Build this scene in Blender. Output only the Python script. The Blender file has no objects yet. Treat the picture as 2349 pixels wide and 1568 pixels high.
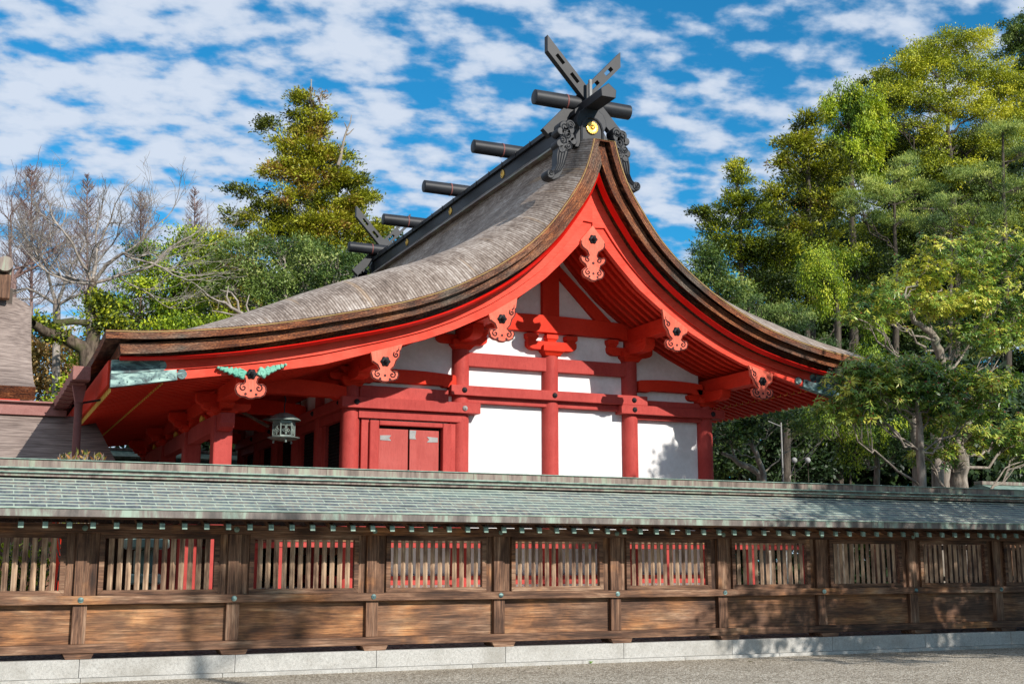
import bpy, math, random
import numpy as np
from mathutils import Vector
random.seed(7); rng=np.random.default_rng(7)
S=bpy.context.scene; COL=S.collection
R=math.radians
# ------------------------------------------------------------------ camera, sky, sun, exposure
EYE=1.6; PITCH=math.atan(504/2806.); HEAD=R(24.0)
cam=bpy.data.cameras.new('camera'); co=bpy.data.objects.new('camera',cam); COL.objects.link(co)
cam.sensor_width=36; cam.lens=36*2806/2349.; cam.clip_end=2000
co.location=(0,0,EYE); co.rotation_euler=(R(90)+PITCH,0,-HEAD); S.camera=co
SUN=Vector((-.262,.85,-.482)).normalized()
SELEV=math.asin(-SUN.z); SAZ=math.atan2(-SUN.x,-SUN.y)
sl=bpy.data.lights.new('sun','SUN'); sl.energy=5.0; sl.angle=R(.55); sl.color=(1,.94,.86)
so=bpy.data.objects.new('sun',sl); COL.objects.link(so); so.rotation_euler=SUN.to_track_quat('-Z','Y').to_euler(); so.location=(20,-30,40)
W=bpy.data.worlds.new('World'); S.world=W; W.use_nodes=True
def sky():
    nt=W.node_tree; nt.nodes.clear(); L=nt.links.new; N=nt.nodes.new
    out=N('ShaderNodeOutputWorld'); bg=N('ShaderNodeBackground'); bg.inputs[1].default_value=.10
    st=N('ShaderNodeTexSky'); st.sky_type='NISHITA'; st.sun_disc=False; st.sun_elevation=SELEV; st.sun_rotation=SAZ
    st.air_density=1.0; st.dust_density=.3; st.ozone_density=2.5
    tc=N('ShaderNodeTexCoord'); sx=N('ShaderNodeSeparateXYZ'); L(tc.outputs['Generated'],sx.inputs[0])
    def mth(op,a,b=None):
        m=N('ShaderNodeMath'); m.operation=op
        for i,v in enumerate((a,b)):
            if v is None: continue
            if isinstance(v,(int,float)): m.inputs[i].default_value=v
            else: L(v,m.inputs[i])
        return m.outputs[0]
    z=mth('MAXIMUM',mth('ADD',sx.outputs[2],.22),.03)
    u=mth('DIVIDE',sx.outputs[0],z); v=mth('DIVIDE',sx.outputs[1],z)
    c=N('ShaderNodeCombineXYZ'); L(u,c.inputs[0]); L(v,c.inputs[1])
    mp=N('ShaderNodeMapping'); mp.inputs['Location'].default_value=(3.1,7.3,0); mp.inputs['Rotation'].default_value=(0,0,HEAD); mp.inputs['Scale'].default_value=(3.6,4.4,1); L(c.outputs[0],mp.inputs[0])
    def noise(sc,det,rough,dist=0,src=mp):
        n=N('ShaderNodeTexNoise'); n.inputs['Scale'].default_value=sc; n.inputs['Detail'].default_value=det; n.inputs['Roughness'].default_value=rough; n.inputs['Distortion'].default_value=dist
        L(src.outputs[0],n.inputs['Vector']); return n.outputs['Fac']
    a=noise(3.4,6,.50,.0); b=noise(.45,2,.5); d=noise(10,4,.55)
    f=mth('ADD',mth('MULTIPLY',a,1.0),mth('ADD',mth('MULTIPLY',b,.40),mth('MULTIPLY',d,.14)))
    # the broken sheet of cloud thins out towards the right (+X)
    f=mth('SUBTRACT',f,mth('MULTIPLY',sx.outputs[0],.10))
    mr=N('ShaderNodeMapRange'); mr.inputs['From Min'].default_value=.598; mr.inputs['From Max'].default_value=.80; mr.interpolation_type='SMOOTHSTEP'; L(f,mr.inputs['Value'])
    fac=mth('MULTIPLY',mr.outputs[0],.93)
    cr=N('ShaderNodeMapRange'); cr.inputs['From Min'].default_value=.60; cr.inputs['From Max'].default_value=.86; L(f,cr.inputs['Value'])
    cm=N('ShaderNodeMix'); cm.data_type='RGBA'; L(cr.outputs[0],cm.inputs['Factor'])
    cm.inputs['A'].default_value=(3.3,4.5,6.3,1); cm.inputs['B'].default_value=(6.0,6.6,7.6,1)
    # deepen the clear sky to the polarised blue of the photograph
    tint=N('ShaderNodeMix'); tint.data_type='RGBA'; tint.blend_type='MULTIPLY'; tint.inputs['Factor'].default_value=1; tint.inputs['B'].default_value=(.16,.98,1.28,1)
    L(st.outputs[0],tint.inputs['A'])
    mx=N('ShaderNodeMix'); mx.data_type='RGBA'; L(fac,mx.inputs['Factor']); L(tint.outputs['Result'],mx.inputs['A']); L(cm.outputs['Result'],mx.inputs['B'])
    L(mx.outputs['Result'],bg.inputs[0]); L(bg.outputs[0],out.inputs[0])
sky()
S.view_settings.view_transform='Standard'; S.view_settings.look='None'; S.view_settings.exposure=0.23; S.view_settings.gamma=1
S.render.resolution_x=1024; S.render.resolution_y=683
# ------------------------------------------------------------------ helpers
WL={}
def tag(o,label=None,cat=None,group=None,kind=None):
    for k,v in (('label',label),('category',cat),('group',group),('kind',kind)):
        if v: o[k]=v
    return o
def thing(name,label,cat,loc=(0,0,0),group=None):
    o=bpy.data.objects.new(name,None); COL.objects.link(o); o.location=loc; o.empty_display_size=.3; WL[o.name]=np.array(loc,float)
    return tag(o,label,cat,group)
def link(name,me,parent,center):
    o=bpy.data.objects.new(name,me); COL.objects.link(o)
    pw=WL[parent.name] if parent else np.zeros(3)
    if parent: o.parent=parent
    o.location=tuple(center-pw); WL[o.name]=np.array(center,float); return o
def copy_obj(o,world,parent,label=None):
    c=o.copy(); COL.objects.link(c)
    if parent: c.parent=parent
    pw=WL[parent.name] if parent else np.zeros(3)
    c.location=tuple(np.array(world,float)-pw); WL[c.name]=np.array(world,float)
    if label: c['label']=label
    return c
class MB:
    def __init__(s): s.v=[]; s.f=[]; s.uv=None
    def add(s,vs,fs):
        b=len(s.v); s.v+= [tuple(map(float,p)) for p in vs]; s.f+=[tuple(i+b for i in f) for f in fs]; return s
    def box(s,x0,x1,y0,y1,z0,z1):
        return s.add([(x,y,z) for x in (x0,x1) for y in (y0,y1) for z in (z0,z1)],[(0,1,3,2),(4,6,7,5),(0,4,5,1),(2,3,7,6),(0,2,6,4),(1,5,7,3)])
    def prism(s,poly,a0,a1,axis='y'):
        # poly of 2-D points: axis y -> (x,z); axis x -> (y,z); axis z -> (x,y)
        m={'y':lambda p,a:(p[0],a,p[1]),'x':lambda p,a:(a,p[0],p[1]),'z':lambda p,a:(p[0],p[1],a)}[axis]
        n=len(poly); return s.add([m(p,a0) for p in poly]+[m(p,a1) for p in poly],[tuple(range(n)),tuple(range(2*n-1,n-1,-1))]+[(i,n+i,n+(i+1)%n,(i+1)%n) for i in range(n)])
    def tube(s,pts,rad,n=10,cap=True):
        pts=[np.array(p,float) for p in pts]; rad=list(rad) if hasattr(rad,'__len__') else [rad]*len(pts)
        b=len(s.v); ref=np.array([0,0,1.])
        for i,p in enumerate(pts):
            t=pts[min(i+1,len(pts)-1)]-pts[max(i-1,0)]; t/=np.linalg.norm(t)+1e-9
            if abs(t@ref)>.95: ref=np.array([1.,0,0]) if abs(t[0])<.9 else np.array([0,1.,0])
            u=np.cross(t,ref); u/=np.linalg.norm(u); w=np.cross(t,u); 
            for k in range(n):
                a=2*math.pi*k/n; s.v.append(tuple(p+rad[i]*(math.cos(a)*u+math.sin(a)*w)))
        for i in range(len(pts)-1):
            for k in range(n): s.f.append((b+i*n+k,b+i*n+(k+1)%n,b+(i+1)*n+(k+1)%n,b+(i+1)*n+k))
        if cap: s.f.append(tuple(b+k for k in range(n))[::-1]); s.f.append(tuple(b+(len(pts)-1)*n+k for k in range(n)))
        return s
    def lathe(s,prof,c=(0,0,0),axis='z',n=20,mod=None):
        b=len(s.v)
        for (r,h) in prof:
            for k in range(n):
                a=2*math.pi*k/n; rr=r*(mod(a) if mod else 1); x,y=rr*math.cos(a),rr*math.sin(a)
                p={'z':(x,y,h),'y':(x,h,y),'x':(h,x,y)}[axis]; s.v.append((c[0]+p[0],c[1]+p[1],c[2]+p[2]))
        for i in range(len(prof)-1):
            for k in range(n): s.f.append((b+i*n+k,b+i*n+(k+1)%n,b+(i+1)*n+(k+1)%n,b+(i+1)*n+k))
        s.f.append(tuple(b+k for k in range(n))); s.f.append(tuple(b+(len(prof)-1)*n+k for k in range(n)))
        return s
    def grid(s,P,uv=None):
        P=np.asarray(P); a,b_,_=P.shape; b=len(s.v); s.v+=[tuple(p) for p in P.reshape(-1,3)]
        s.f+=[(b+i*b_+j,b+i*b_+j+1,b+(i+1)*b_+j+1,b+(i+1)*b_+j) for i in range(a-1) for j in range(b_-1)]
        if uv is not None:
            if s.uv is None: s.uv=[(0,0)]*b
            s.uv+=[tuple(p) for p in np.asarray(uv).reshape(-1,2)]
        return s
    def build(s,name,mat,parent=None,bevel=0,smooth=False,label=None,fix=True):
        v=np.array(s.v); c=(v.min(0)+v.max(0))/2; me=bpy.data.meshes.new(name)
        me.from_pydata((v-c).tolist(),[],s.f); me.materials.append(mat)
        if s.uv:
            while len(s.uv)<len(s.v): s.uv.append((0,0))
            ul=me.uv_layers.new(); li=np.zeros(len(me.loops),int); me.loops.foreach_get('vertex_index',li)
            ul.data.foreach_set('uv',np.array(s.uv)[li].astype(np.float32).ravel())
        if fix:
            import bmesh
            bm=bmesh.new(); bm.from_mesh(me); bmesh.ops.recalc_face_normals(bm,faces=bm.faces); bm.to_mesh(me); bm.free()
        o=link(name,me,parent,c)
        if smooth:
            me.shade_smooth()
            try: me.set_sharp_from_angle(angle=R(38))
            except Exception: pass
        if bevel:
            m=o.modifiers.new('b','BEVEL'); m.width=bevel; m.segments=2; m.limit_method='ANGLE'; m.angle_limit=R(40)
        if label: o['label']=label
        return o
def at(x,y,Y):
    "the point in the plane Y that the photograph (2349 wide) shows at x,y"
    u=x-1174.5; v=784-y; f=2806.; cp,sp=math.cos(PITCH),math.sin(PITCH); fw=f*cp-v*sp; up=f*sp+v*cp
    r=np.array([u*math.cos(HEAD)+fw*math.sin(HEAD),-u*math.sin(HEAD)+fw*math.cos(HEAD),up]); return np.array([0,0,EYE])+r*(Y/r[1])
def sstep(x): x=np.clip(x,0,1); return x*x*(3-2*x)
# ------------------------------------------------------------------ materials
class NM:
    def __init__(s,name,rough=.6,spec=.5,metal=0):
        s.m=bpy.data.materials.new(name); s.m.use_nodes=True; s.t=s.m.node_tree; s.b=s.t.nodes['Principled BSDF']; s.out=s.t.nodes['Material Output']
        s.b.inputs['Roughness'].default_value=rough; s.b.inputs['Specular IOR Level'].default_value=spec; s.b.inputs['Metallic'].default_value=metal
    def N(s,t): return s.t.nodes.new('ShaderNode'+t)
    def L(s,a,b): s.t.links.new(a,b)
    def coord(s,scale=(1,1,1),src='Object',rnd=True):
        tc=s.N('TexCoord'); mp=s.N('Mapping'); mp.inputs['Scale'].default_value=scale; s.L(tc.outputs[src],mp.inputs[0])
        if rnd and src=='Object':
            oi=s.N('ObjectInfo'); vm=s.N('VectorMath'); vm.operation='SCALE'; vm.inputs[0].default_value=(37,53,71); s.L(oi.outputs['Random'],vm.inputs['Scale']); s.L(vm.outputs[0],mp.inputs['Location'])
        return mp.outputs[0]
    def noise(s,vec,scale=5,det=4,rough=.55,dist=0):
        n=s.N('TexNoise'); n.inputs['Scale'].default_value=scale; n.inputs['Detail'].default_value=det; n.inputs['Roughness'].default_value=rough; n.inputs['Distortion'].default_value=dist; s.L(vec,n.inputs['Vector']); return n.outputs['Fac']
    def math(s,op,a,b=0):
        m=s.N('Math'); m.operation=op
        for i,v in enumerate((a,b)):
            if isinstance(v,(int,float)): m.inputs[i].default_value=v
            else: s.L(v,m.inputs[i])
        return m.outputs[0]
    def rng(s,v,a,b,c=0,d=1):
        m=s.N('MapRange'); s.L(v,m.inputs['Value'])
        for k,x in zip(('From Min','From Max','To Min','To Max'),(a,b,c,d)): m.inputs[k].default_value=x
        return m.outputs[0]
    def ramp(s,fac,stops):
        r=s.N('ValToRGB'); e=r.color_ramp.elements
        while len(e)<len(stops): e.new(.5)
        for el,(p,c) in zip(e,stops): el.position=p; el.color=(*c,1)
        s.L(fac,r.inputs[0]); return r.outputs[0]
    def mix(s,fac,a,b,mode='MIX'):
        m=s.N('Mix'); m.data_type='RGBA'; m.blend_type=mode
        for k,v in (('Factor',fac),('A',a),('B',b)):
            if isinstance(v,(int,float)): m.inputs[k].default_value=v
            elif isinstance(v,tuple): m.inputs[k].default_value=(*v,1)
            else: s.L(v,m.inputs[k])
        return m.outputs['Result']
    def col(s,c): 
        if isinstance(c,tuple): s.b.inputs['Base Color'].default_value=(*c,1)
        else: s.L(c,s.b.inputs['Base Color'])
        return s
    def bump(s,h,st=.3,dist=.01):
        b=s.N('Bump'); b.inputs['Strength'].default_value=st; b.inputs['Distance'].default_value=dist; s.L(h,b.inputs['Height']); s.L(b.outputs[0],s.b.inputs['Normal']); return s
def paint(name,c,c2,rough=.55,grain=(1,1,1),amt=.35,spec=.12):
    k=NM(name,rough+.1,spec); v=k.coord((1,1,1)); g=k.coord(grain)
    n=k.noise(v,1.3,4,.6); f=k.noise(g,9,5,.65)
    m=k.math('ADD',k.math('MULTIPLY',n,.6),k.math('MULTIPLY',f,.4))
    cc=k.mix(k.rng(m,.36,.64),c,c2); fd=k.noise(v,.55,5,.65,.4); cc=k.mix(k.rng(fd,.50,.75,0,.35),cc,tuple(min(1,x*1.12+.03) for x in c2))
    g2=k.coord(tuple(x*2.2 for x in grain)); cr_=k.noise(g2,16,4,.7); cc=k.mix(k.rng(cr_,.56,.68,0,.55 if amt>.1 else .10),cc,tuple(x*.45 for x in c)); k.col(cc); k.bump(f,.25*amt/.35,.006); return k.m
VERM=paint('vermilion_paint',(.56,.026,.010),(.70,.044,.018),.5,(2,.35,2))
VERMX=paint('vermilion_board',(.62,.042,.022),(.82,.095,.058),.5,(.5,3,4))
BENI=paint('red_ochre_paint',(.34,.042,.036),(.46,.070,.058),.5,(2,2,.5),.15)
BENID=paint('door_red_paint',(.36,.065,.055),(.46,.10,.085),.55,(4,4,.25),.2)
GOLDP=paint('rafter_tip_gold',(.72,.46,.08),(.80,.54,.12),.45)
PLAS=paint('white_plaster',(.66,.65,.635),(.83,.83,.825),.8,(1,1,1),.05)
BLK=paint('black_bronze',(.010,.011,.014),(.020,.022,.027),.40,(1,4,1),.1,.30)
IRON=paint('black_iron',(.012,.012,.014),(.03,.03,.033),.4)
DARK=paint('dark_lattice',(.008,.008,.008),(.02,.016,.015),.6)
VROLL=paint('bright_red_roll',(.72,.012,.008),(.80,.018,.010),.4)
BATT=paint('verge_batten_paint',(.30,.20,.07),(.42,.30,.12),.5)
INK=paint('scroll_outline_paint',(.05,.02,.02),(.08,.03,.03),.6)
PENDR=paint('pendant_paint',(.60,.10,.06),(.80,.20,.13),.55,(5,2,.7))
VERD=paint('verdigris_paint',(.12,.38,.28),(.25,.52,.40),.6)
PINKC=paint('red_copper',(.24,.105,.09),(.34,.17,.15),.45)
PIPE=paint('brown_pipe_paint',(.16,.06,.055),(.22,.085,.075),.4)
STEEL=paint('steel_grey',(.22,.22,.22),(.35,.35,.34),.45)
def gold():
    k=NM('gilded_metal',.32,.5,.85); k.col((.80,.48,.10)); return k.m
GOLD=gold()
def wood(name,axis,dark=0,orange=0):
    # axis: direction of the grain
    sc={'x':(.35,7,7),'z':(7,7,.35),'y':(7,.35,7)}[axis]
    k=NM(name,.68,.3); g=k.coord(sc); v=k.coord((1,1,1))
    n0=k.noise(g,3.2,7,.66,.5); sm=k.noise(k.coord({'x':(.5,1.6,1.6),'z':(1.6,1.6,.5),'y':(1.6,.5,1.6)}[axis]),1.7,5,.6,.5); n=k.math('ADD',k.math('MULTIPLY',n0,.45),k.math('MULTIPLY',sm,.55)); big=k.noise(v,.9,4,.6,.3); fine=k.noise(g,17,4,.6)
    base=k.ramp(n,[(.35,(.035,.018,.012)),(.45,(.105,.050,.028)),(.54,(.24,.125,.072)),(.64,(.44,.28,.18))])
    warm=k.ramp(n,[(.34,(.04,.016,.008)),(.43,(.20,.075,.026)),(.53,(.52,.225,.08)),(.64,(.70,.39,.18))])
    c=k.mix(k.rng(big,.42 if orange else .56,.66 if orange else .72),base,warm)
    if orange:
        oi=k.N('ObjectInfo'); st_=k.noise(k.coord((.55,1,1.9)),1.9,5,.62,.6); c=k.mix(k.rng(st_,.46,.62,0,.6),c,(.075,.042,.028)); c=k.mix(k.math('MULTIPLY',oi.outputs['Random'],.22),c,(.24,.14,.09))
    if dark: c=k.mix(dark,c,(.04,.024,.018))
    fl=k.noise(k.coord({'x':(.9,30,30),'z':(30,30,.9),'y':(30,.9,30)}[axis]),3,4,.7); c=k.mix(1.0,c,k.rng(fl,.36,.60,.34,.98),'MULTIPLY'); k.col(c); k.bump(k.math('ADD',n,k.math('MULTIPLY',fl,.8)),.6,.006); return k.m
WX=wood('weathered_beam_wood','x'); WZ=wood('weathered_post_wood','z'); WP=wood('panel_board_wood','x',0,1); WY=wood('rafter_wood','y',.3)
def slatwood():
    k=NM('bleached_slat_wood',.7,.3); g=k.coord((9,9,.35)); v=k.coord((3,3,1.3)); n=k.noise(g,5,6,.6,.3); b=k.noise(v,1.6,3,.6)
    c=k.mix(k.rng(b,.42,.62),k.ramp(n,[(.3,(.22,.13,.08)),(.5,(.46,.31,.20)),(.7,(.62,.47,.33))]),k.ramp(n,[(.3,(.07,.04,.027)),(.7,(.28,.175,.12))]))
    k.col(c); k.bump(n,.4,.004); return k.m
WS=slatwood()
def shingle_top():
    k=NM('cypress_shingles',.72,.25); tc=k.N('TexCoord'); sp=k.N('SeparateXYZ'); k.L(tc.outputs['UV'],sp.inputs[0]); u,v=sp.outputs[0],sp.outputs[1]
    P=.058; c=k.math('DIVIDE',v,P); fl=k.math('FLOOR',c); fr=k.math('SUBTRACT',c,fl)
    row=k.N('TexWhiteNoise'); row.noise_dimensions='1D'; k.L(fl,row.inputs['W'])
    ux=k.math('ADD',k.math('DIVIDE',u,.11),k.math('MULTIPLY',row.outputs[0],7)); uf=k.math('FLOOR',ux)
    cc=k.N('CombineXYZ'); k.L(uf,cc.inputs[0]); k.L(fl,cc.inputs[1]); cell=k.N('TexWhiteNoise'); cell.noise_dimensions='2D'; k.L(cc.outputs[0],cell.inputs['Vector'])
    cv=k.N('CombineXYZ'); k.L(u,cv.inputs[0]); k.L(v,cv.inputs[1])
    def nz(su,sv,det=3,r=.55):
        mp=k.N('Mapping'); mp.inputs['Scale'].default_value=(su,sv,1); k.L(cv.outputs[0],mp.inputs[0]); return k.noise(mp.outputs[0],1,det,r)
    b1=nz(.8,1.3,5,.62); b2=nz(.16,3.2,3,.6); b3=nz(5,9,3,.7)
    b4=nz(.7,15,3,.6); b5=nz(5,20,2,.6); t=k.math('ADD',k.math('MULTIPLY',b1,.40),k.math('ADD',k.math('MULTIPLY',cell.outputs[0],.07),k.math('ADD',k.math('MULTIPLY',b4,.32),k.math('MULTIPLY',b5,.25))))
    c0=k.ramp(t,[(.38,(.12,.088,.066)),(.48,(.24,.185,.148)),(.56,(.37,.305,.255)),(.66,(.56,.49,.43))])
    c1=k.mix(k.rng(b2,.60,.66,0,.5),c0,(.36,.23,.12))
    joint=k.rng(fr,.0,.42,.24,1); c2=k.mix(1.0,c1,joint,'MULTIPLY'); k.col(c2)
    h=k.math('ADD',k.math('MULTIPLY',fr,-1),k.math('MULTIPLY',b3,.5)); k.bump(h,.55,.02); return k.m
SHT=shingle_top()
def shingle_edge(name='shingle_edge_grain'):
    k=NM(name,.7,.25); tc=k.N('TexCoord')
    def nz(su,sv,det=4,r=.6,o=0):
        mp=k.N('Mapping'); mp.inputs['Scale'].default_value=(su,sv,1); mp.inputs['Location'].default_value=(o,o,0); k.L(tc.outputs['UV'],mp.inputs[0]); return k.noise(mp.outputs[0],1,det,r)
    lay=nz(3,85,3,.6); big=nz(.7,2,4,.65); fine=nz(22,60,2,.6,3); rot=nz(.45,1,4,.6,9)
    t=k.math('ADD',k.math('MULTIPLY',lay,.5),k.math('ADD',k.math('MULTIPLY',fine,.34),k.math('MULTIPLY',big,.30)))
    wm=k.ramp(t,[(.46,(.018,.007,.005)),(.56,(.10,.028,.011)),(.63,(.27,.085,.028)),(.76,(.50,.25,.11))])
    gr=k.ramp(t,[(.46,(.014,.010,.008)),(.57,(.065,.046,.035)),(.72,(.25,.195,.15))])
    k.col(k.mix(k.rng(rot,.46,.60),wm,gr)); k.bump(k.math('ADD',lay,fine),.8,.012); return k.m
SHE=shingle_edge()
def lowroof():
    k=NM('grey_brown_shingles',.8,.2); g=k.coord((.8,5,16),rnd=False); n=k.noise(g,2.2,5,.6); b=k.noise(k.coord((1,1,1),rnd=False),.8,3,.6); k.col(k.ramp(k.math('ADD',k.math('MULTIPLY',n,.75),k.math('MULTIPLY',b,.25)),[(.36,(.10,.075,.065)),(.52,(.23,.18,.155)),(.68,(.36,.29,.25))])); k.bump(n,.6,.02); return k.m
LOWR=lowroof()
def copper_tiles():
    k=NM('patinated_copper_tiles',.5,.35,.0); tc=k.N('TexCoord')
    br=k.N('TexBrick'); br.offset=.5; br.inputs['Scale'].default_value=1; br.inputs['Mortar Size'].default_value=.022; br.inputs['Mortar Smooth'].default_value=.25; br.inputs['Brick Width'].default_value=1; br.inputs['Row Height'].default_value=1
    mpb=k.N('Mapping'); mpb.inputs['Scale'].default_value=(1,1,1); k.L(tc.outputs['UV'],mpb.inputs[0]); k.L(mpb.outputs[0],br.inputs['Vector'])
    br.inputs['Color1'].default_value=(0,0,0,1); br.inputs['Color2'].default_value=(1,1,1,1); br.inputs['Mortar'].default_value=(.5,.5,.5,1)
    def nz(su,sv,det=4,r=.6,o=0):
        mp=k.N('Mapping'); mp.inputs['Scale'].default_value=(su,sv,1); mp.inputs['Location'].default_value=(o,o,0); k.L(tc.outputs['UV'],mp.inputs[0]); return k.noise(mp.outputs[0],1,det,r)
    streak=nz(5.0,.55,5,.65); big=nz(.09,.10,3,.55,4); pat=nz(1.1,.9,4,.7,8)
    t=k.math('ADD',k.math('MULTIPLY',streak,.8),k.math('MULTIPLY',k.math('SUBTRACT',br.outputs['Color'],.5),.16))
    c=k.ramp(t,[(.30,(.045,.052,.065)),(.40,(.095,.11,.13)),(.47,(.17,.135,.11)),(.54,(.165,.19,.19)),(.64,(.26,.31,.27))])
    c=k.mix(k.rng(big,.50,.66,0,.45),c,(.20,.29,.25)); c=k.mix(k.rng(pat,.56,.72,0,.45),c,(.22,.33,.28))
    # pale green oxide along the lap of every sheet
    sp=k.N('SeparateXYZ'); k.L(tc.outputs['UV'],sp.inputs[0]); fr=k.math('FRACT',sp.outputs[1])
    edge=k.rng(fr,.02,.15,1,0); e2=k.math('MAXIMUM',edge,br.outputs['Fac']); e3=k.math('MULTIPLY',e2,k.rng(pat,.25,.5,.45,.95))
    k.col(k.mix(e3,c,(.34,.40,.33))); k.L(k.rng(streak,.3,.7,.36,.58),k.b.inputs['Roughness'])
    k.bump(k.math('SUBTRACT',streak,k.math('MULTIPLY',br.outputs['Fac'],1.5)),.25,.006); return k.m
CTILE=copper_tiles()
def copper(name,a,b,c,sx=6):
    k=NM(name,.5,.4,.1); v=k.coord((sx,2,.8)); n=k.noise(v,1.2,5,.65,.3); k.col(k.ramp(n,[(.36,a),(.5,b),(.64,c)])); k.bump(n,.2,.004); return k.m
COPB=copper('brown_copper_sheet',(.10,.075,.06),(.20,.15,.125),(.24,.27,.20))
COPG=copper('green_copper_sheet',(.12,.19,.16),(.19,.28,.23),(.27,.36,.30))
COPF=copper('copper_fascia_sheet',(.075,.065,.058),(.15,.125,.11),(.26,.34,.27),3)
def patina():
    k=NM('patinated_end_plate',.5,.4,.1); v=k.coord((1.2,1,3)); n=k.noise(v,2.2,6,.65,.6); k.col(k.ramp(n,[(.40,(.025,.04,.045)),(.50,(.10,.18,.18)),(.58,(.28,.42,.38)),(.8,(.42,.56,.50))])); return k.m
PAT=patina()
def granite():
    k=NM('granite',.75,.3); v=k.coord((1,1,1)); f=k.noise(v,90,2,.7); b=k.noise(v,1.2,5,.6); m=k.noise(v,26,3,.7)
    c=k.ramp(k.math('ADD',k.math('MULTIPLY',f,.6),k.math('MULTIPLY',m,.4)),[(.36,(.25,.245,.225)),(.5,(.40,.39,.365)),(.64,(.50,.49,.46))])
    k.col(k.mix(k.rng(b,.46,.66,0,.55),c,(.22,.205,.175))); k.bump(f,.3,.003); return k.m
GRAN=granite()
def gravel(name,a,b,c,s=38,rnd=False):
    k=NM(name,.9,.2); v=k.coord((1,1,1),rnd=rnd)
    vo=k.N('TexVoronoi'); vo.inputs['Scale'].default_value=s; k.L(v,vo.inputs['Vector']); sp=k.N('SeparateColor'); k.L(vo.outputs['Color'],sp.inputs[0])
    big=k.noise(v,.8,4,.6); md=k.noise(v,6,4,.6)
    t=k.math('ADD',k.math('MULTIPLY',sp.outputs[0],.55),k.math('ADD',k.math('MULTIPLY',big,.3),k.math('MULTIPLY',md,.3)))
    c0=k.ramp(t,[(.25,a),(.55,b),(.85,c)]); dk=k.rng(vo.outputs['Distance'],.2,.75,1,.4); k.col(k.mix(1.0,c0,dk,'MULTIPLY'))
    k.bump(k.math('MULTIPLY',vo.outputs['Distance'],-1),1,.015); return k.m
GRAV=gravel('pale_gravel',(.17,.14,.10),(.50,.43,.33),(.90,.82,.68),40)
GRAVD=gravel('dark_stone_chips',(.03,.03,.04),(.075,.072,.085),(.30,.28,.27),22)
def bark(name,a,b,c=(.05,.07,.02),moss=.0):
    k=NM(name,.85,.2); v=k.coord((3,3,.8)); n=k.noise(v,3,6,.65,.5); m=k.noise(k.coord((1,1,1)),1.6,4,.6)
    cc=k.ramp(n,[(.35,a),(.65,b)]); k.col(k.mix(k.rng(m,.62-moss,.78-moss),cc,c)); k.bump(n,.9,.03); return k.m
BARKD=bark('dark_bark',(.03,.024,.018),(.11,.09,.07)); BARKG=bark('grey_bark',(.14,.115,.09),(.36,.31,.26),(.20,.22,.15)); BARKM=bark('mossy_bark',(.035,.025,.018),(.15,.115,.085),(.06,.07,.02),.12)
BARKW=bark('pale_bare_bark',(.15,.125,.105),(.42,.37,.32),(.24,.20,.16)); BARKR=bark('reddish_twig_bark',(.14,.085,.075),(.26,.17,.15),(.22,.14,.12))
def leafmat(name,cols,trans=.16,rough=.5,spec=.35):
    k=NM(name,rough,spec); at_=k.N('Attribute'); at_.attribute_name='tint'; c=k.ramp(at_.outputs['Fac'],[(i/(len(cols)-1),x) for i,x in enumerate(cols)]); k.col(c)
    tr=k.N('BsdfTranslucent'); k.L(k.mix(1.0,c,(1.3,1.35,.6),'MULTIPLY'),tr.inputs[0]); ms=k.N('MixShader'); ms.inputs[0].default_value=trans; k.L(k.b.outputs[0],ms.inputs[1]); k.L(tr.outputs[0],ms.inputs[2]); k.L(ms.outputs[0],k.out.inputs[0]); return k.m
LCED=leafmat('cedar_needles',[(.022,.036,.008),(.09,.11,.012),(.36,.38,.02),(.38,.35,.03),(.28,.14,.04)])
LBRI=leafmat('bright_broadleaf',[(.02,.05,.007),(.09,.17,.012),(.33,.43,.02),(.56,.56,.04)])
LMID=leafmat('grey_green_leaf',[(.013,.034,.010),(.05,.10,.022),(.20,.28,.06),(.44,.47,.16)])
LOLV=leafmat('olive_broadleaf',[(.018,.036,.006),(.07,.105,.010),(.33,.37,.018),(.62,.58,.04)])
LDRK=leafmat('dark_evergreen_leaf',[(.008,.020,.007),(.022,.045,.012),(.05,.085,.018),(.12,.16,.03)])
LPIN=leafmat('pine_needles',[(.014,.034,.012),(.05,.10,.024),(.24,.33,.07),(.54,.58,.13)])
LRED=leafmat('whorled_glossy_leaf',[(.014,.042,.012),(.045,.115,.024),(.20,.32,.05),(.60,.58,.09)],.22,.35,.5)
LSTK=leafmat('red_leaf_stalk',[(.30,.03,.03),(.36,.06,.03)],.1)
LAUT=leafmat('autumn_leaf',[(.18,.17,.05),(.40,.28,.10),(.55,.34,.14),(.40,.36,.10)])
LBUSH=leafmat('orange_tipped_leaf',[(.08,.13,.02),(.22,.24,.04),(.40,.22,.07),(.35,.13,.05)])
# ------------------------------------------------------------------ ground and setting
def sheet(name,x0,x1,y0,y1,z,mat,n=1):
    m=MB().box(x0,x1,y0,y1,z-.02,z); o=m.build(name,mat); tag(o,kind='structure'); return o
sheet('ground',-300,400,-200,700,-.03,gravel('far_soil',(.05,.045,.03),(.11,.10,.06),(.2,.17,.12),9))
sheet('gravel_forecourt',-40,60,-30,18.3,0,GRAV)
o=MB().box(-60,90,18.132,20.6,-.02,.285).build('stone_chip_bed',GRAVD); tag(o,kind='structure')
o=MB().box(-60,90,20.6,60,-.02,.25).build('inner_courtyard',gravel('inner_gravel',(.26,.24,.2),(.42,.4,.36),(.6,.57,.52))); tag(o,kind='structure')
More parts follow.
